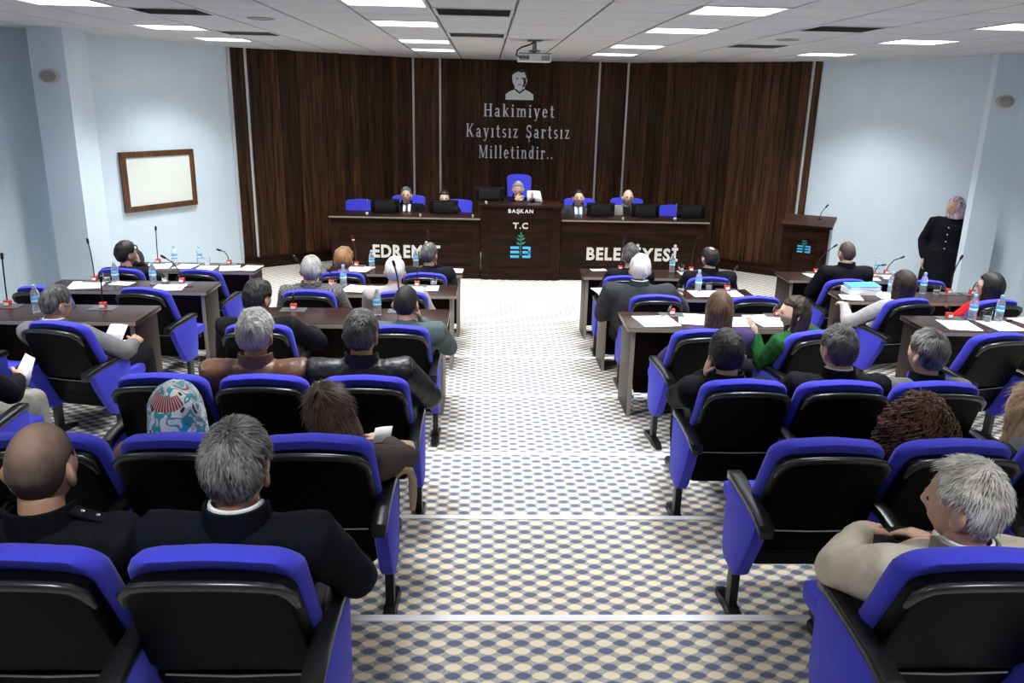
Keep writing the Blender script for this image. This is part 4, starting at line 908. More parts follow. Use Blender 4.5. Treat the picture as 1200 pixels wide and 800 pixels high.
def hand_geom(mb, wr, dr, nr, side, curl, s, mi):
    """palm, four unequal bent fingers and a thumb leaving the side of the palm"""
    d = Vector(dr).normalized(); n = Vector(nr); n = (n-d*n.dot(d)).normalized(); x = d.cross(n).normalized()*(-side); w0 = Vector(wr)
    rings = []
    for t, a, b in ((-.015, .024, .019), (.012, .027, .018), (.045, .040, .017), (.078, .042, .014), (.088, .036, .010)):
        rings.append([w0+d*t*s+x*(a*s*math.cos(q))+n*(b*s*math.sin(q)) for q in [2*PI*k/12 for k in range(12)]])
    mb.loft(rings, mi)
    for k, (o, l, r) in enumerate(((.030, .066, .0088), (.010, .076, .0092), (-.011, .070, .0088), (-.030, .054, .0078))):
        p = w0+d*.080*s+x*o*s; pts = [p-d*.012*s, p]; an = curl*(.55+.12*k)
        dd = d+x*(o*1.2)
        for j in range(3):
            ang = an*(j+1)*.75; v = dd*math.cos(ang)-n*math.sin(ang); p = p+v.normalized()*l*s*(.42, .32, .26)[j]; pts.append(p)
        mb.tube(pts, [r*s, r*s, r*.96*s, r*.88*s, r*.6*s], 7, mi)
    p = w0+d*.022*s+x*.030*s; pts = [p-x*.012*s, p, p+(d*.6+x*.75-n*.15).normalized()*.036*s]; pts.append(pts[-1]+(d*.9+x*.35-n*.35*(1+curl)).normalized()*.034*s)
    mb.tube(pts, [.012*s, .0125*s, .0105*s, .007*s], 7, mi)
PEOPLE = []
def person(label, loc, head, rz=0.0, hyaw=0., hpitch=0., hroll=0., skin='skin_mid', top='black_jacket', pants='dark_trousers', hair=('short', 'hair_black', {}), arms=None, near=False, bw=1.0, sc=1.06,
           stand=False, collar=None, shirt=None, extras=(), sleeve_skin=False, vox=None, skirt=False, seat=.40, knees=.13):
    PEOPLE.append(dict(locals()))
def person_trunk(p):
    c, s_ = math.cos(-p['rz']), math.sin(-p['rz']); dx, dy, dz = [p['head'][i]-p['loc'][i] for i in range(3)]
    h = Vector((dx*c-dy*s_, dx*s_+dy*c, dz)); bw = p['bw']; sc = p['sc']; p['h'] = h
    back = Vector((0, -.034, -.118))*sc
    N = h+back; S = N+Vector((0, -.010, -.046))*sc; p['N'] = N; p['S'] = S
    if p['stand']: pel = Vector((0, -.01, .88*sc*.93))
    else: pel = Vector((h.x*.25, 0.02, p['seat']+.085))
    m = MB(); ctrl = (pel+S)/2+Vector((0, -.035, 0))
    def sp(t): return pel*(1-t)**2+ctrl*2*t*(1-t)+S*t*t
    prof = [(-.10, .135, .11), (0, .175, .130), (.22, .165, .122), (.42, .165, .118), (.65, .182, .124), (.85, .190, .112), (.96, .172, .088), (1.03, .125, .070), (1.10, .078, .058)]
    rings = []
    for t, a, b in prof:
        q = sp(t); tg = (sp(min(t+.05, 1.1))-sp(t-.05)).normalized(); ay = Vector((1, 0, 0)); az_ = tg.cross(ay).normalized()*-1
        dep = Vector((0, 1, 0))-tg*tg.y; dep.normalize()
        rings.append([q+ay*(a*bw*sc*math.cos(k*PI/10))+dep*(b*bw*sc*math.sin(k*PI/10)) for k in range(20)])
    m.loft(rings)
    neck = [S+Vector((0, .0, .0)), N+Vector((0, .004, .01)), h+Vector((0, -.020, -.05))*sc]
    m.tube(neck, [.066*sc, .056*sc, .055*sc], 14)
    segs = [('top', sp(0), sp(.5), .14*bw*sc, .13*bw*sc), ('top', sp(.5), S+Vector((0, 0, -.02)), .13*bw*sc, .10*bw*sc), ('skin', N+Vector((0, .008, -.018)), h, .064*sc, .085*sc)]
    p['hands'] = []
    for side, key in ((-1, 'L'), (1, 'R')):
        sh = S+Vector((side*(.155 if p['stand'] else .178)*bw*sc, .0, (-.05 if p['stand'] else -.024)*sc))
        spec = (p['arms'] or {}).get(key)
        if p['stand'] and not spec: spec = ((side*.24, -.02, S.z-.30), (side*.22, .08, S.z-.55), (0, .15, -1), (side, 0, 0), .5)
        if not spec: spec = ((side*.265*bw, S.y+.10, max(S.z-.27, .60)), (side*.15, S.y+.34, max(p['seat']+.20, .60)), (-side*.5, .8, -.15), (0, .1, 1), .7)
        el, wr = Vector(spec[0]), Vector(spec[1])
        m.tube([S+Vector((side*.10*bw*sc, 0, -.028*sc)), sh, sh.lerp(el, .5), el], [.070*sc, .076*bw*sc, .060*bw*sc, .051*bw*sc], 14)
        m.ball(tuple(el), .051*bw*sc, 12)
        fw = (wr-el).normalized()
        m.tube([el, el.lerp(wr, .4), wr], [.051*bw*sc, .047*bw*sc, .034*sc], 12)
        segs += [('top', sh, el, .07*sc, .05*sc), ('skin' if p['sleeve_skin'] else 'top', el, wr, .05*sc, .036*sc)]
        p['hands'].append((side, wr-fw*.004, spec[2], spec[3], spec[4]))
    hw = .095*bw
    for side in (-1, 1):
        hp = pel+Vector((side*hw, .0, -.01))
        if p['stand']: kn = Vector((side*.10, .02, .48)); an = Vector((side*.10, -.01, .09)); toe = Vector((side*.13, .15, .035))
        else: kn = Vector((side*p['knees']+h.x*.2, .44, p['seat']+.08)); an = Vector((side*(p['knees']+.01), .43, .085)); toe = Vector((side*(p['knees']+.03), .60, .038))
        m.tube([hp, hp.lerp(kn, .5), kn], [.098*bw*sc, .082*bw*sc, .064*sc], 14); m.ball(tuple(kn), .064*sc, 12)
        m.tube([kn, kn.lerp(an, .35), an], [.064*sc, .062*sc, .046*sc], 12)
        m.tube([an+Vector((0, -.035, -.04)), an+Vector((0, .01, -.035)), toe], [.040, .045, .034], 12); m.ball(tuple(an), .046, 10)
        segs += [('pants', hp, kn, .09*bw*sc, .064*sc), ('pants', kn, an+Vector((0, 0, -.01)), .064*sc, .045*sc), ('shoe', an+Vector((0, -.035, -.05)), toe, .038, .036)]
    if p['skirt']:
        rr = []
        for z, a, b in ((pel.z+.02, .185, .14), (pel.z-.15, .20, .155), (.60, .21, .165), (.34, .215, .175)): rr.append([Vector((a*bw*sc*math.cos(k*PI/12), b*bw*sc*math.sin(k*PI/12), z)) for k in range(24)])
        m.loft(rr); segs.append(('top', pel, Vector((0, 0, .40)), .18*bw*sc, .20*bw*sc))
    p['segs'] = segs
    me = m.mesh('trunk'); o = bpy.data.objects.new('trunk_tmp', me); COL.objects.link(o)
    md = o.modifiers.new('r', 'REMESH'); md.mode = 'VOXEL'; md.voxel_size = p['vox'] or (.0135 if p['near'] else .021)
    md2 = o.modifiers.new('s', 'SMOOTH'); md2.factor = .5; md2.iterations = 5 if p['near'] else 3
    p['tmp'] = o
def head_matrix(p):
    return Matrix.Translation(p['h']) @ Matrix.Rotation(p['hyaw'], 4, 'Z') @ Matrix.Rotation(p['hpitch'], 4, 'X') @ Matrix.Rotation(p['hroll'], 4, 'Y') @ Matrix.Scale(p['sc'], 4)
def person_finish(p, dg, idx):
    ev = p['tmp'].evaluated_get(dg); tm = bpy.data.meshes.new_from_object(ev)
    nV = len(tm.vertices); V = np.empty(nV*3); tm.vertices.foreach_get('co', V); V = V.reshape(-1, 3); NV = np.empty(nV*3); tm.vertices.foreach_get('normal', NV); NV = NV.reshape(-1, 3)
    F = [tuple(q.vertices) for q in tm.polygons]
    bpy.data.objects.remove(p['tmp'])
    best = np.full(nV, 1e9); zone = np.zeros(nV, int); ZI = {'skin': 0, 'top': 1, 'pants': 2, 'shoe': 3}
    for z, a, b, ra, rb in p['segs']:
        d = capd(V, a, b, ra, rb); k = d < best; best[k] = d[k]; zone[k] = ZI[z]
    fz = [int(zone[list(f)].min()) if (zone[list(f)] == 0).sum() > len(f)/2 else int(np.bincount(zone[list(f)]).argmax()) for f in F]
    body = MB(); body.v = [tuple(q) for q in V]; body.f = list(F); body.m = list(fz)
    # head with ears, eyes
    D, HF, _ = sphere_grid(*((56, 40) if p['near'] else (40, 30))); HP = head_pt(D); M = head_matrix(p)
    hm = []
    for f in HF:
        c = D[list(f)].mean(0); x, y, z = c
        if y > .3 and abs(z+.47) < .045 and abs(x) < .24: hm.append(4)
        elif y > .3 and .15 < z < .20+.02*p['near'] and .18 < abs(x) < .55 and not p['hair'][0] in ('bob', 'scarf', 'curly'): hm.append(6)
        else: hm.append(0)
    o = len(body.v); body.v += [tuple(M @ Vector(q)) for q in HP]; body.f += [tuple(i+o for i in f) for f in HF]; body.m += hm
    e = MB()
    for s in (-1, 1):
        e.ball((s*.031, .0805, .006), (.0125, .0085, .0058), 10, 5)
        rings = []
        for t, sx, sy in ((0, .8, .8), (.35, 1, 1), (.75, .95, .95), (1.0, .6, .6)):
            rings.append([(s*(.066+.021*t+.010*t*max(0, -math.cos(q))), -.004-.010*t+.020*sy*math.cos(q)-(.006*math.sin(q)), -.014+.035*sx*math.sin(q)) for q in [2*PI*k/14 for k in range(14)]])
        e.loft(rings, 0)
    o = len(body.v); body.v += [tuple(M @ Vector(q)) for q in e.v]; body.f += [tuple(i+o for i in f) for f in e.f]; body.m += e.m
    hb = MB()
    for side, wr, dr, nr, curl in p['hands']: hand_geom(hb, wr, dr, nr, side, curl, p['sc']*.98, 0)
    o = len(body.v); body.v += hb.v; body.f += [tuple(i+o for i in f) for f in hb.f]; body.m += hb.m
    skin = p['skin']; hname = p['hair'][1]
    me = mesh_np('person', body.v, body.f, [skin, p['top'], p['pants'], 'shoe', 'lips', 'eye_dark', hname if hname in ('hair_black', 'hair_grey_mix', 'hair_dark_grey') else skin], mi=body.m)
    root = obj('person', me, None, None, p['loc'], (0, 0, p['rz'])); tag(root, p['label'], 'person')
    # clothing shells
    for nm, zi, mat, off in (('jacket' if 'jacket' in p['label'] or 'suit' in p['label'] or 'coat' in p['label'] or 'blazer' in p['label'] else 'top', 1, p['top'], .007), ('trousers', 2, p['pants'], .005), ('shoes', 3, 'shoe', .003)):
        sel = [f for f, z in zip(F, fz) if z == zi]
        if not sel: continue
        used = np.unique(np.array([i for f in sel for i in f])); mp = {int(u): k for k, u in enumerate(used)}
        P = V[used]; nn = NV[used]; nz = noise_arr(P, 9, idx)*.006+noise_arr(P, 24, idx+9)*.0035 if zi == 1 else noise_arr(P, 14, idx)*.004 if zi == 2 else 0
        Q = P+nn*(off+np.maximum(nz, -off*.8) if zi < 3 else np.full(len(P), off))[:, None]
        G = [tuple(mp[i] for i in f) for f in sel]
        if zi < 3: obj(nm, mesh_np(nm, Q, G, [mat]), None, root)
        else:
            mx = np.median(Q[:, 0])
            for sd in (-1, 1):
                g2 = [f for f in G if (Q[list(f), 0].mean()-mx)*sd >= 0]; us = sorted({i for f in g2 for i in f}); m2 = {u: k for k, u in enumerate(us)}
                if g2: obj('shoe', mesh_np('shoe', Q[us], [tuple(m2[i] for i in f) for f in g2], [mat]), None, root)
    # collar rings
    N = p['N']; sc = p['sc']
    def ring(nm, mat, r, zb, hh, th):
        mm = MB(); R2 = []
        n = 24
        for k in range(n):
            q = 2*PI*k/n; c, s = math.sin(q), math.cos(q)
            drop = -.045*max(0, s)**1.5; ctr = N+Vector((r*c, r*.98*s+.004-.004, zb+drop))
            out = Vector((c, s, -.25)).normalized()
            sec = [ctr+out*(.012*sc)+Vector((0, 0, -hh)), ctr+out*(.004*sc)+Vector((0, 0, hh)), ctr-out*(.004*sc)+Vector((0, 0, hh)), ctr-out*.002+Vector((0, 0, -hh))]
            R2.append(sec)
        F_ = [(k*4+j, ((k+1) % n)*4+j, ((k+1) % n)*4+(j+1) % 4, k*4+(j+1) % 4) for k in range(n) for j in range(4)]
        mm.add([v for r_ in R2 for v in r_], F_); obj(nm, smooth_angle(mm.mesh(nm), 60), mat, root)
    if p['shirt']: ring('shirt_collar', p['shirt'], .066*sc, .020*sc, .022*sc, .004)
    if p['collar']: ring('collar', p['collar'], .080*sc, .004*sc, .034*sc, .006)
    # hair
    st, hm_, hp_ = p['hair']; HV, HF2, UV = hair_geom(st, p['near'], hp_, idx*3.1)
    if p['near'] and hp_.get('strands'): HV, HF2, UV = strands(HV, HF2, UV, hp_['strands'], hp_.get('sl', .02), idx, hp_.get('sw', .0013))
    HV = [M @ Vector(q) for q in HV]
    nm = 'headscarf' if 'scarf' in hm_ else 'hair'
    ho = obj(nm, mesh_np(nm, HV, HF2, [hm_], uv=UV), None, root)
    if st == 'curly':
        rng = np.random.default_rng(idx); cm = MB(); uvs = []
        for k in range(560):
            v = rng.normal(0, 1, 3); v[2] = v[2]*.9+.1; v /= np.linalg.norm(v)
            if v[1] > .45 and v[2] < .45: continue
            wf = .80 if v[2] > 0 else .80+.40*min(1, -v[2]*1.6); P0 = Vector((v[0]*.118*wf, v[1]*.125*wf-.012, v[2]*.140+.005)); L_ = .07+.06*rng.random(); ph = rng.random()*6; r0 = .009+.006*rng.random(); pts = []
            dn = Vector((v[0]*.55, v[1]*.45, -1+.4*max(v[2], 0))).normalized(); a1 = dn.orthogonal().normalized(); a2 = dn.cross(a1)
            for j in range(15):
                t = j/14; pts.append(P0+dn*(L_*t)+Vector((v[0], v[1], 0))*(.025*math.sin(t*PI))+a1*(r0*math.cos(ph+t*13))+a2*(r0*math.sin(ph+t*13)))
            cm.tube(pts, [.0036*(1-.5*(j/14)) for j in range(15)], 5)
        obj('curls', mesh_np('curls', [M @ Vector(q) for q in cm.v], cm.f, [hm_], uv=[(q[0]*3, q[2]*3) for q in cm.v]), None, ho)
    for ex in p['extras']: ex(root, p, M)

# ---- small add-ons worn by people
def ex_epaulette(root, p, M):
    for s in (-1, 1):
        S = p['S']; o = obj('shoulder_strap', MB().box(-.055, .055, -.022, .022, 0, .008, .004), p['top'], root, (S.x+s*.125, S.y+.005, S.z+.052), (0, s*.30, 0))
        for x in (-.012, .03): obj('snap_button', MB().lathe([(.006, .008), (.006, .011), (.003, .012)], (s*x, 0, 0), n=10), 'steel', o)
def ex_glasses(root, p, M):
    m = MB()
    for s in (-1, 1):
        m.tube([(s*.033+.024*math.cos(a), .098, .004+.017*math.sin(a)) for a in [2*PI*k/14 for k in range(15)]], .0022, 5)
        m.tube([(s*.057, .097, .008), (s*.078, .05, .008), (s*.082, -.01, .0)], .002, 5)
    m.tube([(-.009, .100, .006), (.009, .100, .006)], .002, 5)
    obj('glasses', mesh_np('glasses', [M @ Vector(q) for q in m.v], m.f, ['black_plastic']), None, root)
def ex_shirt_tie(tie, shirt='white_shirt'):
    def f(root, p, M):
        N, S = p['N'], p['S']; y0 = N.y; m = MB()
        pts = [(.062, y0+.080, N.z-.01), (-.062, y0+.080, N.z-.01), (-.058, S.y+.165, S.z-.06), (-.014, S.y+.205, S.z-.27), (.014, S.y+.205, S.z-.27), (.058, S.y+.165, S.z-.06)]
        m.add(pts+[(a, b-.02, c) for a, b, c in pts], [(0, 1, 2, 5), (5, 2, 3, 4), (7, 6, 11, 8), (8, 11, 10, 9)]+[(k, (k+1) % 6, 6+(k+1) % 6, 6+k) for k in range(6)]); obj('shirt_front', m, shirt, root)
        if tie:
            m = MB(); m.loft([[(-w_, y, z), (w_, y, z), (w_, y+.008, z), (-w_, y+.008, z)] for w_, y, z in ((.020, y0+.090, N.z-.01), (.016, y0+.110, N.z-.045), (.022, S.y+.186, S.z-.10), (.028, S.y+.210, S.z-.26))]); obj('tie', m, tie, root)
    return f
def ex_buttons(root, p, M):
    S = p['S']
    for k in range(6):
        z = S.z-.08-k*.09; b = obj('button', MB().ball((0, 0, 0), (.009, .005, .009), 8), 'white_plastic', root, (0, S.y+.135+.045*min(k, 3)/3+.01, z))
def ex_book(root, p, M): pass
def ex_headband(root, p, M):
    m = MB(); m.tube([(.098*math.sin(a), .030-.02*math.cos(a), .150*math.cos(a)*.98-.004) for a in [(-.35+.7*k/8) for k in range(9)]], .005, 6)
    obj('hair_clip', mesh_np('hair_clip', [M @ Vector(q) for q in m.v], m.f, ['steel']), None, root)
def ex_tail(root, p, M):
    m = MB(); m.loft([[(x+a*math.cos(q), y+b*math.sin(q), z) for q in [2*PI*k/12 for k in range(12)]] for x, y, z, a, b in ((0, -.085, -.04, .06, .02), (.01, -.100, -.10, .075, .022), (.03, -.115, -.17, .10, .018), (.05, -.10, -.22, .11, .010))])
    uv = [(q[0]*4, q[2]*4) for q in m.v]; obj('scarf_tail', mesh_np('scarf_tail', [M @ Vector(q) for q in m.v], m.f, [p['hair'][1]], uv=uv), None, root)

YB = {1: 1.77, 2: 2.80, 3: 3.84, 4: 5.25, 5: 6.81, 6: 8.20}
def sit(label, cx, row, head, dy=.38, crz=0., **k):
    if crz: k['rz'] = crz+k.get('rz', 0)
    person(label, (cx-math.sin(crz)*dy, YB[row]+math.cos(crz)*dy, FZ[row]), head, **k)
def chin(side, h, fwd=.06, drop=.135, out=.075):
    """hand held against cheek; h is the head centre in the person's own frame"""
    return ((side*.27, h[1]+.20, .66), (h[0]+side*out, h[1]+fwd, h[2]-drop), (-side*.25, .05, 1), (side, .1, .1), 1.1)
ST = dict(strands=2600, sl=.018)
# nearest rows
sit('man with close-cropped hair in black jacket with shoulder straps', -1.22, 1, (-1.215, 2.07, 1.65), near=True, skin='skin_tan', top='black_jacket', hair=('short', 'hair_buzz', dict(th=.004, rough=.2)), collar='black_jacket', extras=(ex_epaulette,), bw=1.05)
sit('grey-haired man in navy suit with white shirt collar', -.70, 1, (-.68, 2.07, 1.655), near=True, skin='skin_tan', top='navy_suit', pants='grey_trousers', hair=('short', 'hair_grey_mix', dict(th=.017, **ST)), collar='navy_suit', shirt='white_shirt', bw=1.10, hyaw=-.12,
    arms={'R': ((.325, -.02, .65), (.16, .24, .60), (-.6, .7, -.2), (0, 0, 1), .8)})
sit('white-haired man in beige coat leaning in his chair', 1.46, 1, (1.408, 2.07, 1.549), near=True, skin='skin_mid', top='beige_coat', hair=('short', 'hair_old', dict(th=.019, strands=3200, sl=.022)), collar='coat_collar', shirt='white_shirt', bw=1.18, rz=.04, hyaw=.72, hpitch=-.05, knees=.065,
    arms={'L': ((-.35, .03, .66), (-.14, .28, .64), (.6, .7, -.1), (0, .3, 1), .7), 'R': ((.33, .05, .66), (.12, .28, .60), (-.6, .7, 0), (0, .2, 1), .7)})
sit('woman in white, red and teal patterned headscarf', -1.16, 2, (-1.235, 3.08, 1.425), near=True, skin='skin_light', top='brown_top', hair=('scarf', 'scarf_print', dict(len=.15, wd=1.10, ez=.124, open=50, flare=.12, amp=.003, ns=20, chin=True, front=.06)), extras=(ex_tail,), sc=1.02)
sit('brown-haired woman in grey cardigan leaning to one side', -.60, 2, (-.622, 3.10, 1.396), near=True, skin='skin_light', top='cardigan', hair=('bob', 'hair_brown', dict(len=.165, amp=.006, ns=26, flare=.10, strands=2600, sl=.05, sw=.0016)), hroll=-.30, hyaw=.15, hpitch=-.2, extras=(ex_headband,), sc=1.02,
    arms={'R': ((.27, .04, .66), (.13, .32, .62), (-.5, .8, 0), (0, .2, 1), .8)})
sit('woman with big curly brown hair', 1.89, 2, (1.835, 3.10, 1.380), near=True, skin='skin_light', top='black_suit', hair=('curly', 'hair_curl', dict(len=.20, wd=.98, amp=.012, ns=38, flare=.40, open=45, strands=2500, sl=.035, sw=.0022)), sc=1.04)
sit('blonde person in dark teal jacket', 2.37, 2, (2.31, 3.10, 1.44), near=True, skin='skin_mid', top='teal_jacket', hair=('bob', 'hair_blond', dict(len=.13, amp=.006, strands=1200, sl=.04)), hyaw=.2, collar='jacket_light', sc=1.03)
sit('man in black leather jacket with dark grey hair', -.63, 3, (-.647, 4.14, 1.441), near=True, skin='skin_tan', top='black_leather', hair=('short', 'hair_dark_grey', dict(th=.013, raise_=0, **ST)), collar='black_leather', bw=1.16, hyaw=-.25,
    arms={'R': ((.34, .02, .68), (.20, .30, .64), (-.4, .8, 0), (0, .1, 1), .7)})
sit('light-grey-haired man in brown leather jacket', -1.15, 3, (-1.205, 4.14, 1.433), near=True, skin='skin_tan', top='brown_leather', hair=('short', 'hair_light_grey', dict(th=.017, **ST)), collar='brown_leather', bw=1.14, hyaw=-.15)
sit('person in dark jacket and grey trousers holding a white paper', -2.83, 3, (-2.92, 4.20, 1.40), near=True, skin='skin_mid', top='black_jacket', pants='grey_trousers', hair=('short', 'hair_black', {}), collar='black_jacket',
    arms={'R': ((.22, .06, .66), (.17, .22, .70), (0, 1, .05), (.7, 0, .7), .9)})
h = (1.328-1.39, -.08, 1.354-.373)
sit('black-haired man in dark jacket resting his head on his hand', 1.39, 3, (1.328, 4.14, 1.354), near=True, skin='skin_mid', top='black_jacket', hair=('short', 'hair_black', dict(th=.016, strands=2200, sl=.018)), collar='black_jacket', bw=1.05, hyaw=-.30, hroll=-.12, arms={'L': chin(-1, h, .02, .12, .10)})
sit('dark-grey-haired man in black suit and white collar', 1.88, 3, (1.937, 4.14, 1.386), near=True, skin='skin_mid', top='black_suit', hair=('short', 'hair_dark_grey', dict(th=.015, **ST)), collar='black_suit', shirt='white_shirt', bw=1.14, hyaw=.25)
sit('grey-haired man in grey top looking towards the dais', 2.40, 3, (2.434, 4.14, 1.368), near=True, skin='skin_mid', top='grey_top', hair=('short', 'hair_grey_mix', dict(th=.016, strands=2200, sl=.018)), collar='black_jacket', hyaw=.35)
# desk rows
sit('black-haired man in black coat bending over his desk', -1.56, 4, (-1.585, 5.55, 1.281), skin='skin_tan', top='black_jacket', hair=('short', 'hair_black', dict(th=.018)), bw=1.12, hyaw=-.45, hpitch=-.15, near=True,
    arms={'R': ((.36, .06, .68), (.24, .32, .70), (-.2, 1, 0), (0, 0, 1), .6)}, collar='black_jacket')
h = (.04, -.08, 1.259-.25)
sit('man in grey-green sweater with hand at his chin', -.585, 4, (-.548, 5.55, 1.259), skin='skin_tan', top='sweater_green_grey', hair=('short', 'hair_black', dict(th=.007, rough=.4)), bw=1.14, near=True, hyaw=-.2, arms={'R': ((.33, .10, .64), (.12, .10, .84), (-.35, .25, 1), (1, .2, 0), 1.0)})
sit('woman with smooth brown bob hair and purple top', 1.60, 4, (1.691, 5.55, 1.253), skin='skin_light', top='purple_top', hair=('bob', 'hair_brown', dict(len=.14, amp=.003, ns=18, wd=1.02)), near=True, sc=1.04, hyaw=-.1)
sit('dark-haired woman in green jacket raising her open hand', 2.26, 4, (2.225, 5.52, 1.235), skin='skin_light', top='green_knit', hair=('bob', 'hair_dark_brown', dict(len=.19, amp=.008, ns=26, open=70)), near=True, rz=.55, hyaw=.75, sc=1.0,
    arms={'L': ((-.25, .03, .60), (-.21, .14, .79), (-.30, .25, .9), (.4, -.9, .1), .35)})
sit('grey-haired man in light grey suit reading papers', -2.90, 4, (-2.981, 5.55, 1.219), skin='skin_tan', top='grey_suit', hair=('short', 'hair_dark_grey', dict(th=.014)), collar='grey_suit', shirt='white_shirt', near=True, crz=-.22, hyaw=-.35, hpitch=-.3, bw=1.08,
    arms={'R': ((.29, -.02, .64), (.20, .20, .63), (-.2, 1, .2), (.5, 0, .8), .8)}, extras=(ex_glasses,))
sit('grey-haired man in checked jacket', -1.53, 5, (-1.538, 7.11, 1.162), top='checked_jacket', hair=('short', 'hair_light_grey', dict(th=.014)), bw=1.12, skin='skin_tan', collar='checked_jacket')
sit('white-haired man in light jacket', -.76, 5, (-.796, 7.11, 1.166), top='jacket_light', hair=('short', 'hair_white', dict(th=.012)), bw=1.1, skin='skin_mid')
sit('big white-haired man in grey suit leaning across his desk', 1.44, 5, (1.408, 7.11, 1.215), top='charcoal_suit', hair=('short', 'hair_white', dict(th=.018)), bw=1.30, skin='skin_mid', shirt='white_shirt', collar='charcoal_suit', rz=-.15,
    arms={'R': ((.40, .10, .68), (.38, .40, .76), (.2, 1, 0), (0, 0, 1), .4)})
sit('dark bob woman in light grey blazer', 3.83, 5, (3.843, 7.11, 1.115), crz=.25, top='light_blazer', hair=('bob', 'hair_dark_brown', dict(len=.13, amp=.002, wd=1.04)), skin='skin_light', hyaw=.15, arms={'L': ((-.34, .05, .62), (-.20, .30, .72), (.3, 1, 0), (0, 0, 1), .5)})
sit('dark bob woman in red knitted top', 4.63, 5, (4.661, 7.11, 1.105), top='red_knit', hair=('bob', 'hair_black', dict(len=.14, amp=.002, wd=1.04, open=62)), skin='skin_light', crz=.2, hyaw=.45, extras=(ex_glasses,))
sit('person with short reddish blond hair in navy top', -1.49, 6, (-1.492, 8.5, .985), top='navy_suit', hair=('short', 'hair_red_blond', dict(th=.024)), skin='skin_light')
h = (.03, -.08, 1.057)
sit('balding dark-haired man in navy jacket resting chin on hand', -.616, 6, (-.586, 8.5, 1.057), top='navy_suit', hair=('balding', 'hair_dark_grey', dict(th=.012, bald=.30, bs=.45, bald_dir=(0, -.3, .95))), skin='skin_tan', bw=1.1, hyaw=-.35, arms={'R': chin(1, h, .09, .12, .06)})
sit('dark-grey-haired person partly hidden behind the big white-haired man', 1.54, 6, (1.571, 8.5, 1.082), top='black_suit', hair=('short', 'hair_dark_grey', dict(th=.014)), skin='skin_tan')
sit('balding man in dark jacket seated near the skirting', 2.42, 6, (2.433, 8.5, 1.068), top='black_suit', hair=('balding', 'hair_black', dict(th=.012, bald=.45, bs=.4, bald_dir=(0, -.2, .98))), skin='skin_mid', bw=1.14, hyaw=.25, collar='black_suit')
h = (-.01, -.08, 1.015)
sit('black-haired man in black jacket leaning his face on his hand', -3.76, 6, (-3.766, 8.5, 1.015), top='black_jacket', hair=('short', 'hair_black', dict(th=.020)), skin='skin_tan', hyaw=-.65, arms={'R': chin(1, h, .10, .11, .08)})
sit('shaven-headed man in black jacket near the lectern', 3.90, 6, (3.918, 8.5, 1.148), top='black_suit', hair=('short', 'hair_stubble', dict(th=.005, rough=.2)), skin='skin_mid', bw=1.14, collar='black_suit', hyaw=.15)
# on the dais, facing the room
def dais(label, x, head, **k): person(label, (x, 13.02, 0), head, rz=PI, seat=.48, vox=.016, near=True, **k)
dais('man in dark suit, white shirt and striped tie at the dais', -1.24, (-1.254, 13.0, 1.171), skin='skin_mid', top='navy_suit', hair=('short', 'hair_grey_mix', dict(th=.012)), collar='navy_suit', extras=(ex_shirt_tie('dark_tie'),), bw=1.1)
dais('dark-haired woman looking over a monitor at the dais', -.60, (-.644, 13.0, 1.135), skin='skin_light', top='black_suit', hair=('bob', 'hair_black', dict(len=.11, open=60, amp=.003)), sc=1.0)
person('grey-haired man in dark suit reading a paper at the podium', (.53, 13.02, .12), (.526, 12.95, 1.305), rz=PI, seat=.50, vox=.016, near=True, skin='skin_light', top='navy_suit', hair=('short', 'hair_light_grey', dict(th=.010)), collar='navy_suit', extras=(ex_shirt_tie(None),), hpitch=-.35, hyaw=-.1,
       arms={'R': ((.26, .20, .92), (.05, .36, 1.06), (-.8, .5, .3), (0, 1, .3), .9), 'L': ((-.28, .20, .92), (-.20, .40, 1.07), (-.1, .7, .7), (-.7, .6, .3), .8)})
dais('man in dark suit and light blue tie at the dais', 1.50, (1.503, 13.0, 1.18), skin='skin_light', top='charcoal_suit', hair=('short', 'hair_black', dict(th=.010)), collar='charcoal_suit', extras=(ex_shirt_tie('blue_tie'),), bw=1.12)
dais('bald bearded man with glasses in grey blazer at the dais', 2.28, (2.301, 13.0, 1.20), skin='skin_light', top='grey_blazer', hair=('balding', 'hair_grey_mix', dict(th=.008, bald=1.25)), collar='grey_blazer', extras=(ex_shirt_tie(None, 'black_suit'), ex_glasses), bw=1.14)
person('standing woman in dark buttoned dress and mauve patterned headscarf', (6.11, 10.36, 0), (6.10, 10.32, 1.455), rz=2.45, stand=True, vox=.018, skin='skin_mid', top='black_dress', pants='dark_trousers', hair=('scarf', 'scarf_mauve', dict(len=.135, wd=1.04, open=56, flare=.05, amp=.003, ns=22)), hyaw=-.65, extras=(ex_buttons, ex_tail), bw=1.22, skirt=True, sc=1.08,
       arms={'L': ((-.30, .0, .98), (-.26, .10, .76), (0, .2, -1), (-1, 0, 0), .5), 'R': ((.30, -.02, .98), (.24, .10, .76), (0, .2, -1), (1, 0, 0), .5)})
for p in PEOPLE: person_trunk(p)
_dg = bpy.context.evaluated_depsgraph_get()
for k, p in enumerate(PEOPLE): person_finish(p, _dg, k+1)

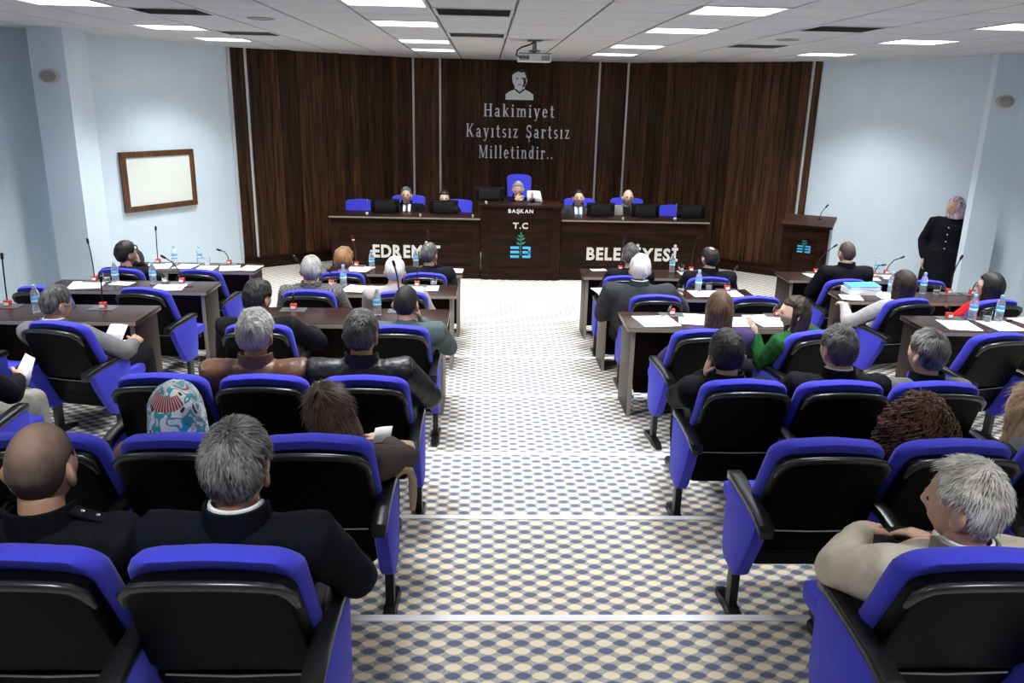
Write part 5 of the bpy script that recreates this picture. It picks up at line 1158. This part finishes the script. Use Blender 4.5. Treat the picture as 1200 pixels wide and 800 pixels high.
# ------------------------------------------------------------------ things held or lying by people
def sheet(name, label, pts, mat='paper', th=.0015, cat='paper'):
    P = [Vector(q) for q in pts]; n = (P[1]-P[0]).cross(P[3]-P[0]).normalized()*th; m = MB(); V = []; N_ = 6
    for s in (0, 1):
        for i in range(N_+1):
            for j in (0, 1):
                t = i/N_; a = P[0].lerp(P[1], t) if j == 0 else P[3].lerp(P[2], t); V.append(a+n.normalized()*(.012*math.sin(t*PI))+n*s)
    K = 2*(N_+1); F = [(2*i, 2*i+2, 2*i+3, 2*i+1) for i in range(N_)]+[(K+2*i, K+2*i+1, K+2*i+3, K+2*i+2) for i in range(N_)]+[(2*i, K+2*i, K+2*i+2, 2*i+2) for i in range(N_)]+[(2*i+1, 2*i+3, K+2*i+3, K+2*i+1) for i in range(N_)]+[(0, 1, K+1, K), (K-2, 2*K-2, 2*K-1, K-1)]
    m.add(V, F); me = m.mesh(name); me.polygons.foreach_set('use_smooth', [True]*len(me.polygons)); return tag(obj(name, me, mat), label, cat)
sheet('held_paper', 'white sheet held up by the man at the podium', ((.66, 12.66, 1.16), (.90, 12.62, 1.15), (.86, 12.70, 1.31), (.66, 12.73, 1.31)))
sheet('held_paper', 'white paper held by the person in grey trousers', ((-2.76, 4.50, .99), (-2.60, 4.42, 1.02), (-2.58, 4.50, 1.17), (-2.70, 4.62, 1.16)))
sheet('held_paper', 'open white papers in lap of man in light grey suit', ((-2.82, 5.80, .88), (-2.66, 5.76, .89), (-2.63, 5.83, 1.00), (-2.78, 5.88, .99)))
sheet('held_paper', 'folded white paper beside the man in light grey suit', ((-2.70, 5.72, .875), (-2.58, 5.72, .875), (-2.56, 5.79, .885), (-2.68, 5.80, .885)))
sheet('held_paper', 'small white paper held by the brown-haired woman in cardigan', ((-.50, 3.40, 1.14), (-.42, 3.40, 1.15), (-.41, 3.44, 1.21), (-.49, 3.44, 1.20)))
m_ = MB(); m_.loft([[(x*.75, .11*c*k, .05+.045*s*k+.01*math.sin(x*40)) for c, s in [(math.cos(2*PI*q/14), math.sin(2*PI*q/14)) for q in range(14)]] for x, k in ((-.14, .8), (-.12, 1), (0, 1.05), (.12, 1), (.14, .8))])
t = thing('folded_coat', 'folded tan coat lying on the lap of the brown-haired woman', 'coat', (-.42, 3.50, 1.00), .2); obj('cloth_roll', m_, 'tan_cloth', t); obj('lining', MB().tube([(.104, 0, .055), (.116, 0, .055)], [.05, .035], 12), 'sweater_green_grey', t)
m_ = MB(); m_.tube([(-.03, .0, .0), (0, .02, .02), (.03, .03, .01), (.042, .03, -.03), (.042, .03, -.10), (.040, .025, -.17)], [.014, .018, .019, .018, .018, .012], 8)
t = thing('bag_strap', 'thick beige rope strap hanging over the aisle armrest', 'strap', (-.335, 3.10, 1.125)); obj('rope', m_, 'tan_cloth', t)
m_ = MB(); m_.loft([[(.085*k*math.cos(a)+.008*math.sin(3*a), .08*k*math.sin(a), z+.006*math.sin(5*a)) for a in [2*PI*q/16 for q in range(16)]] for z, k in ((0, .8), (.02, 1), (.07, 1.0), (.11, .7), (.125, .3))])
t = thing('orange_cloth', 'orange cloth bundle on the seat of the brown bob woman', 'cloth', (1.345, 5.62, .25+.456)); obj('bundle', m_, 'orange_cloth', t)
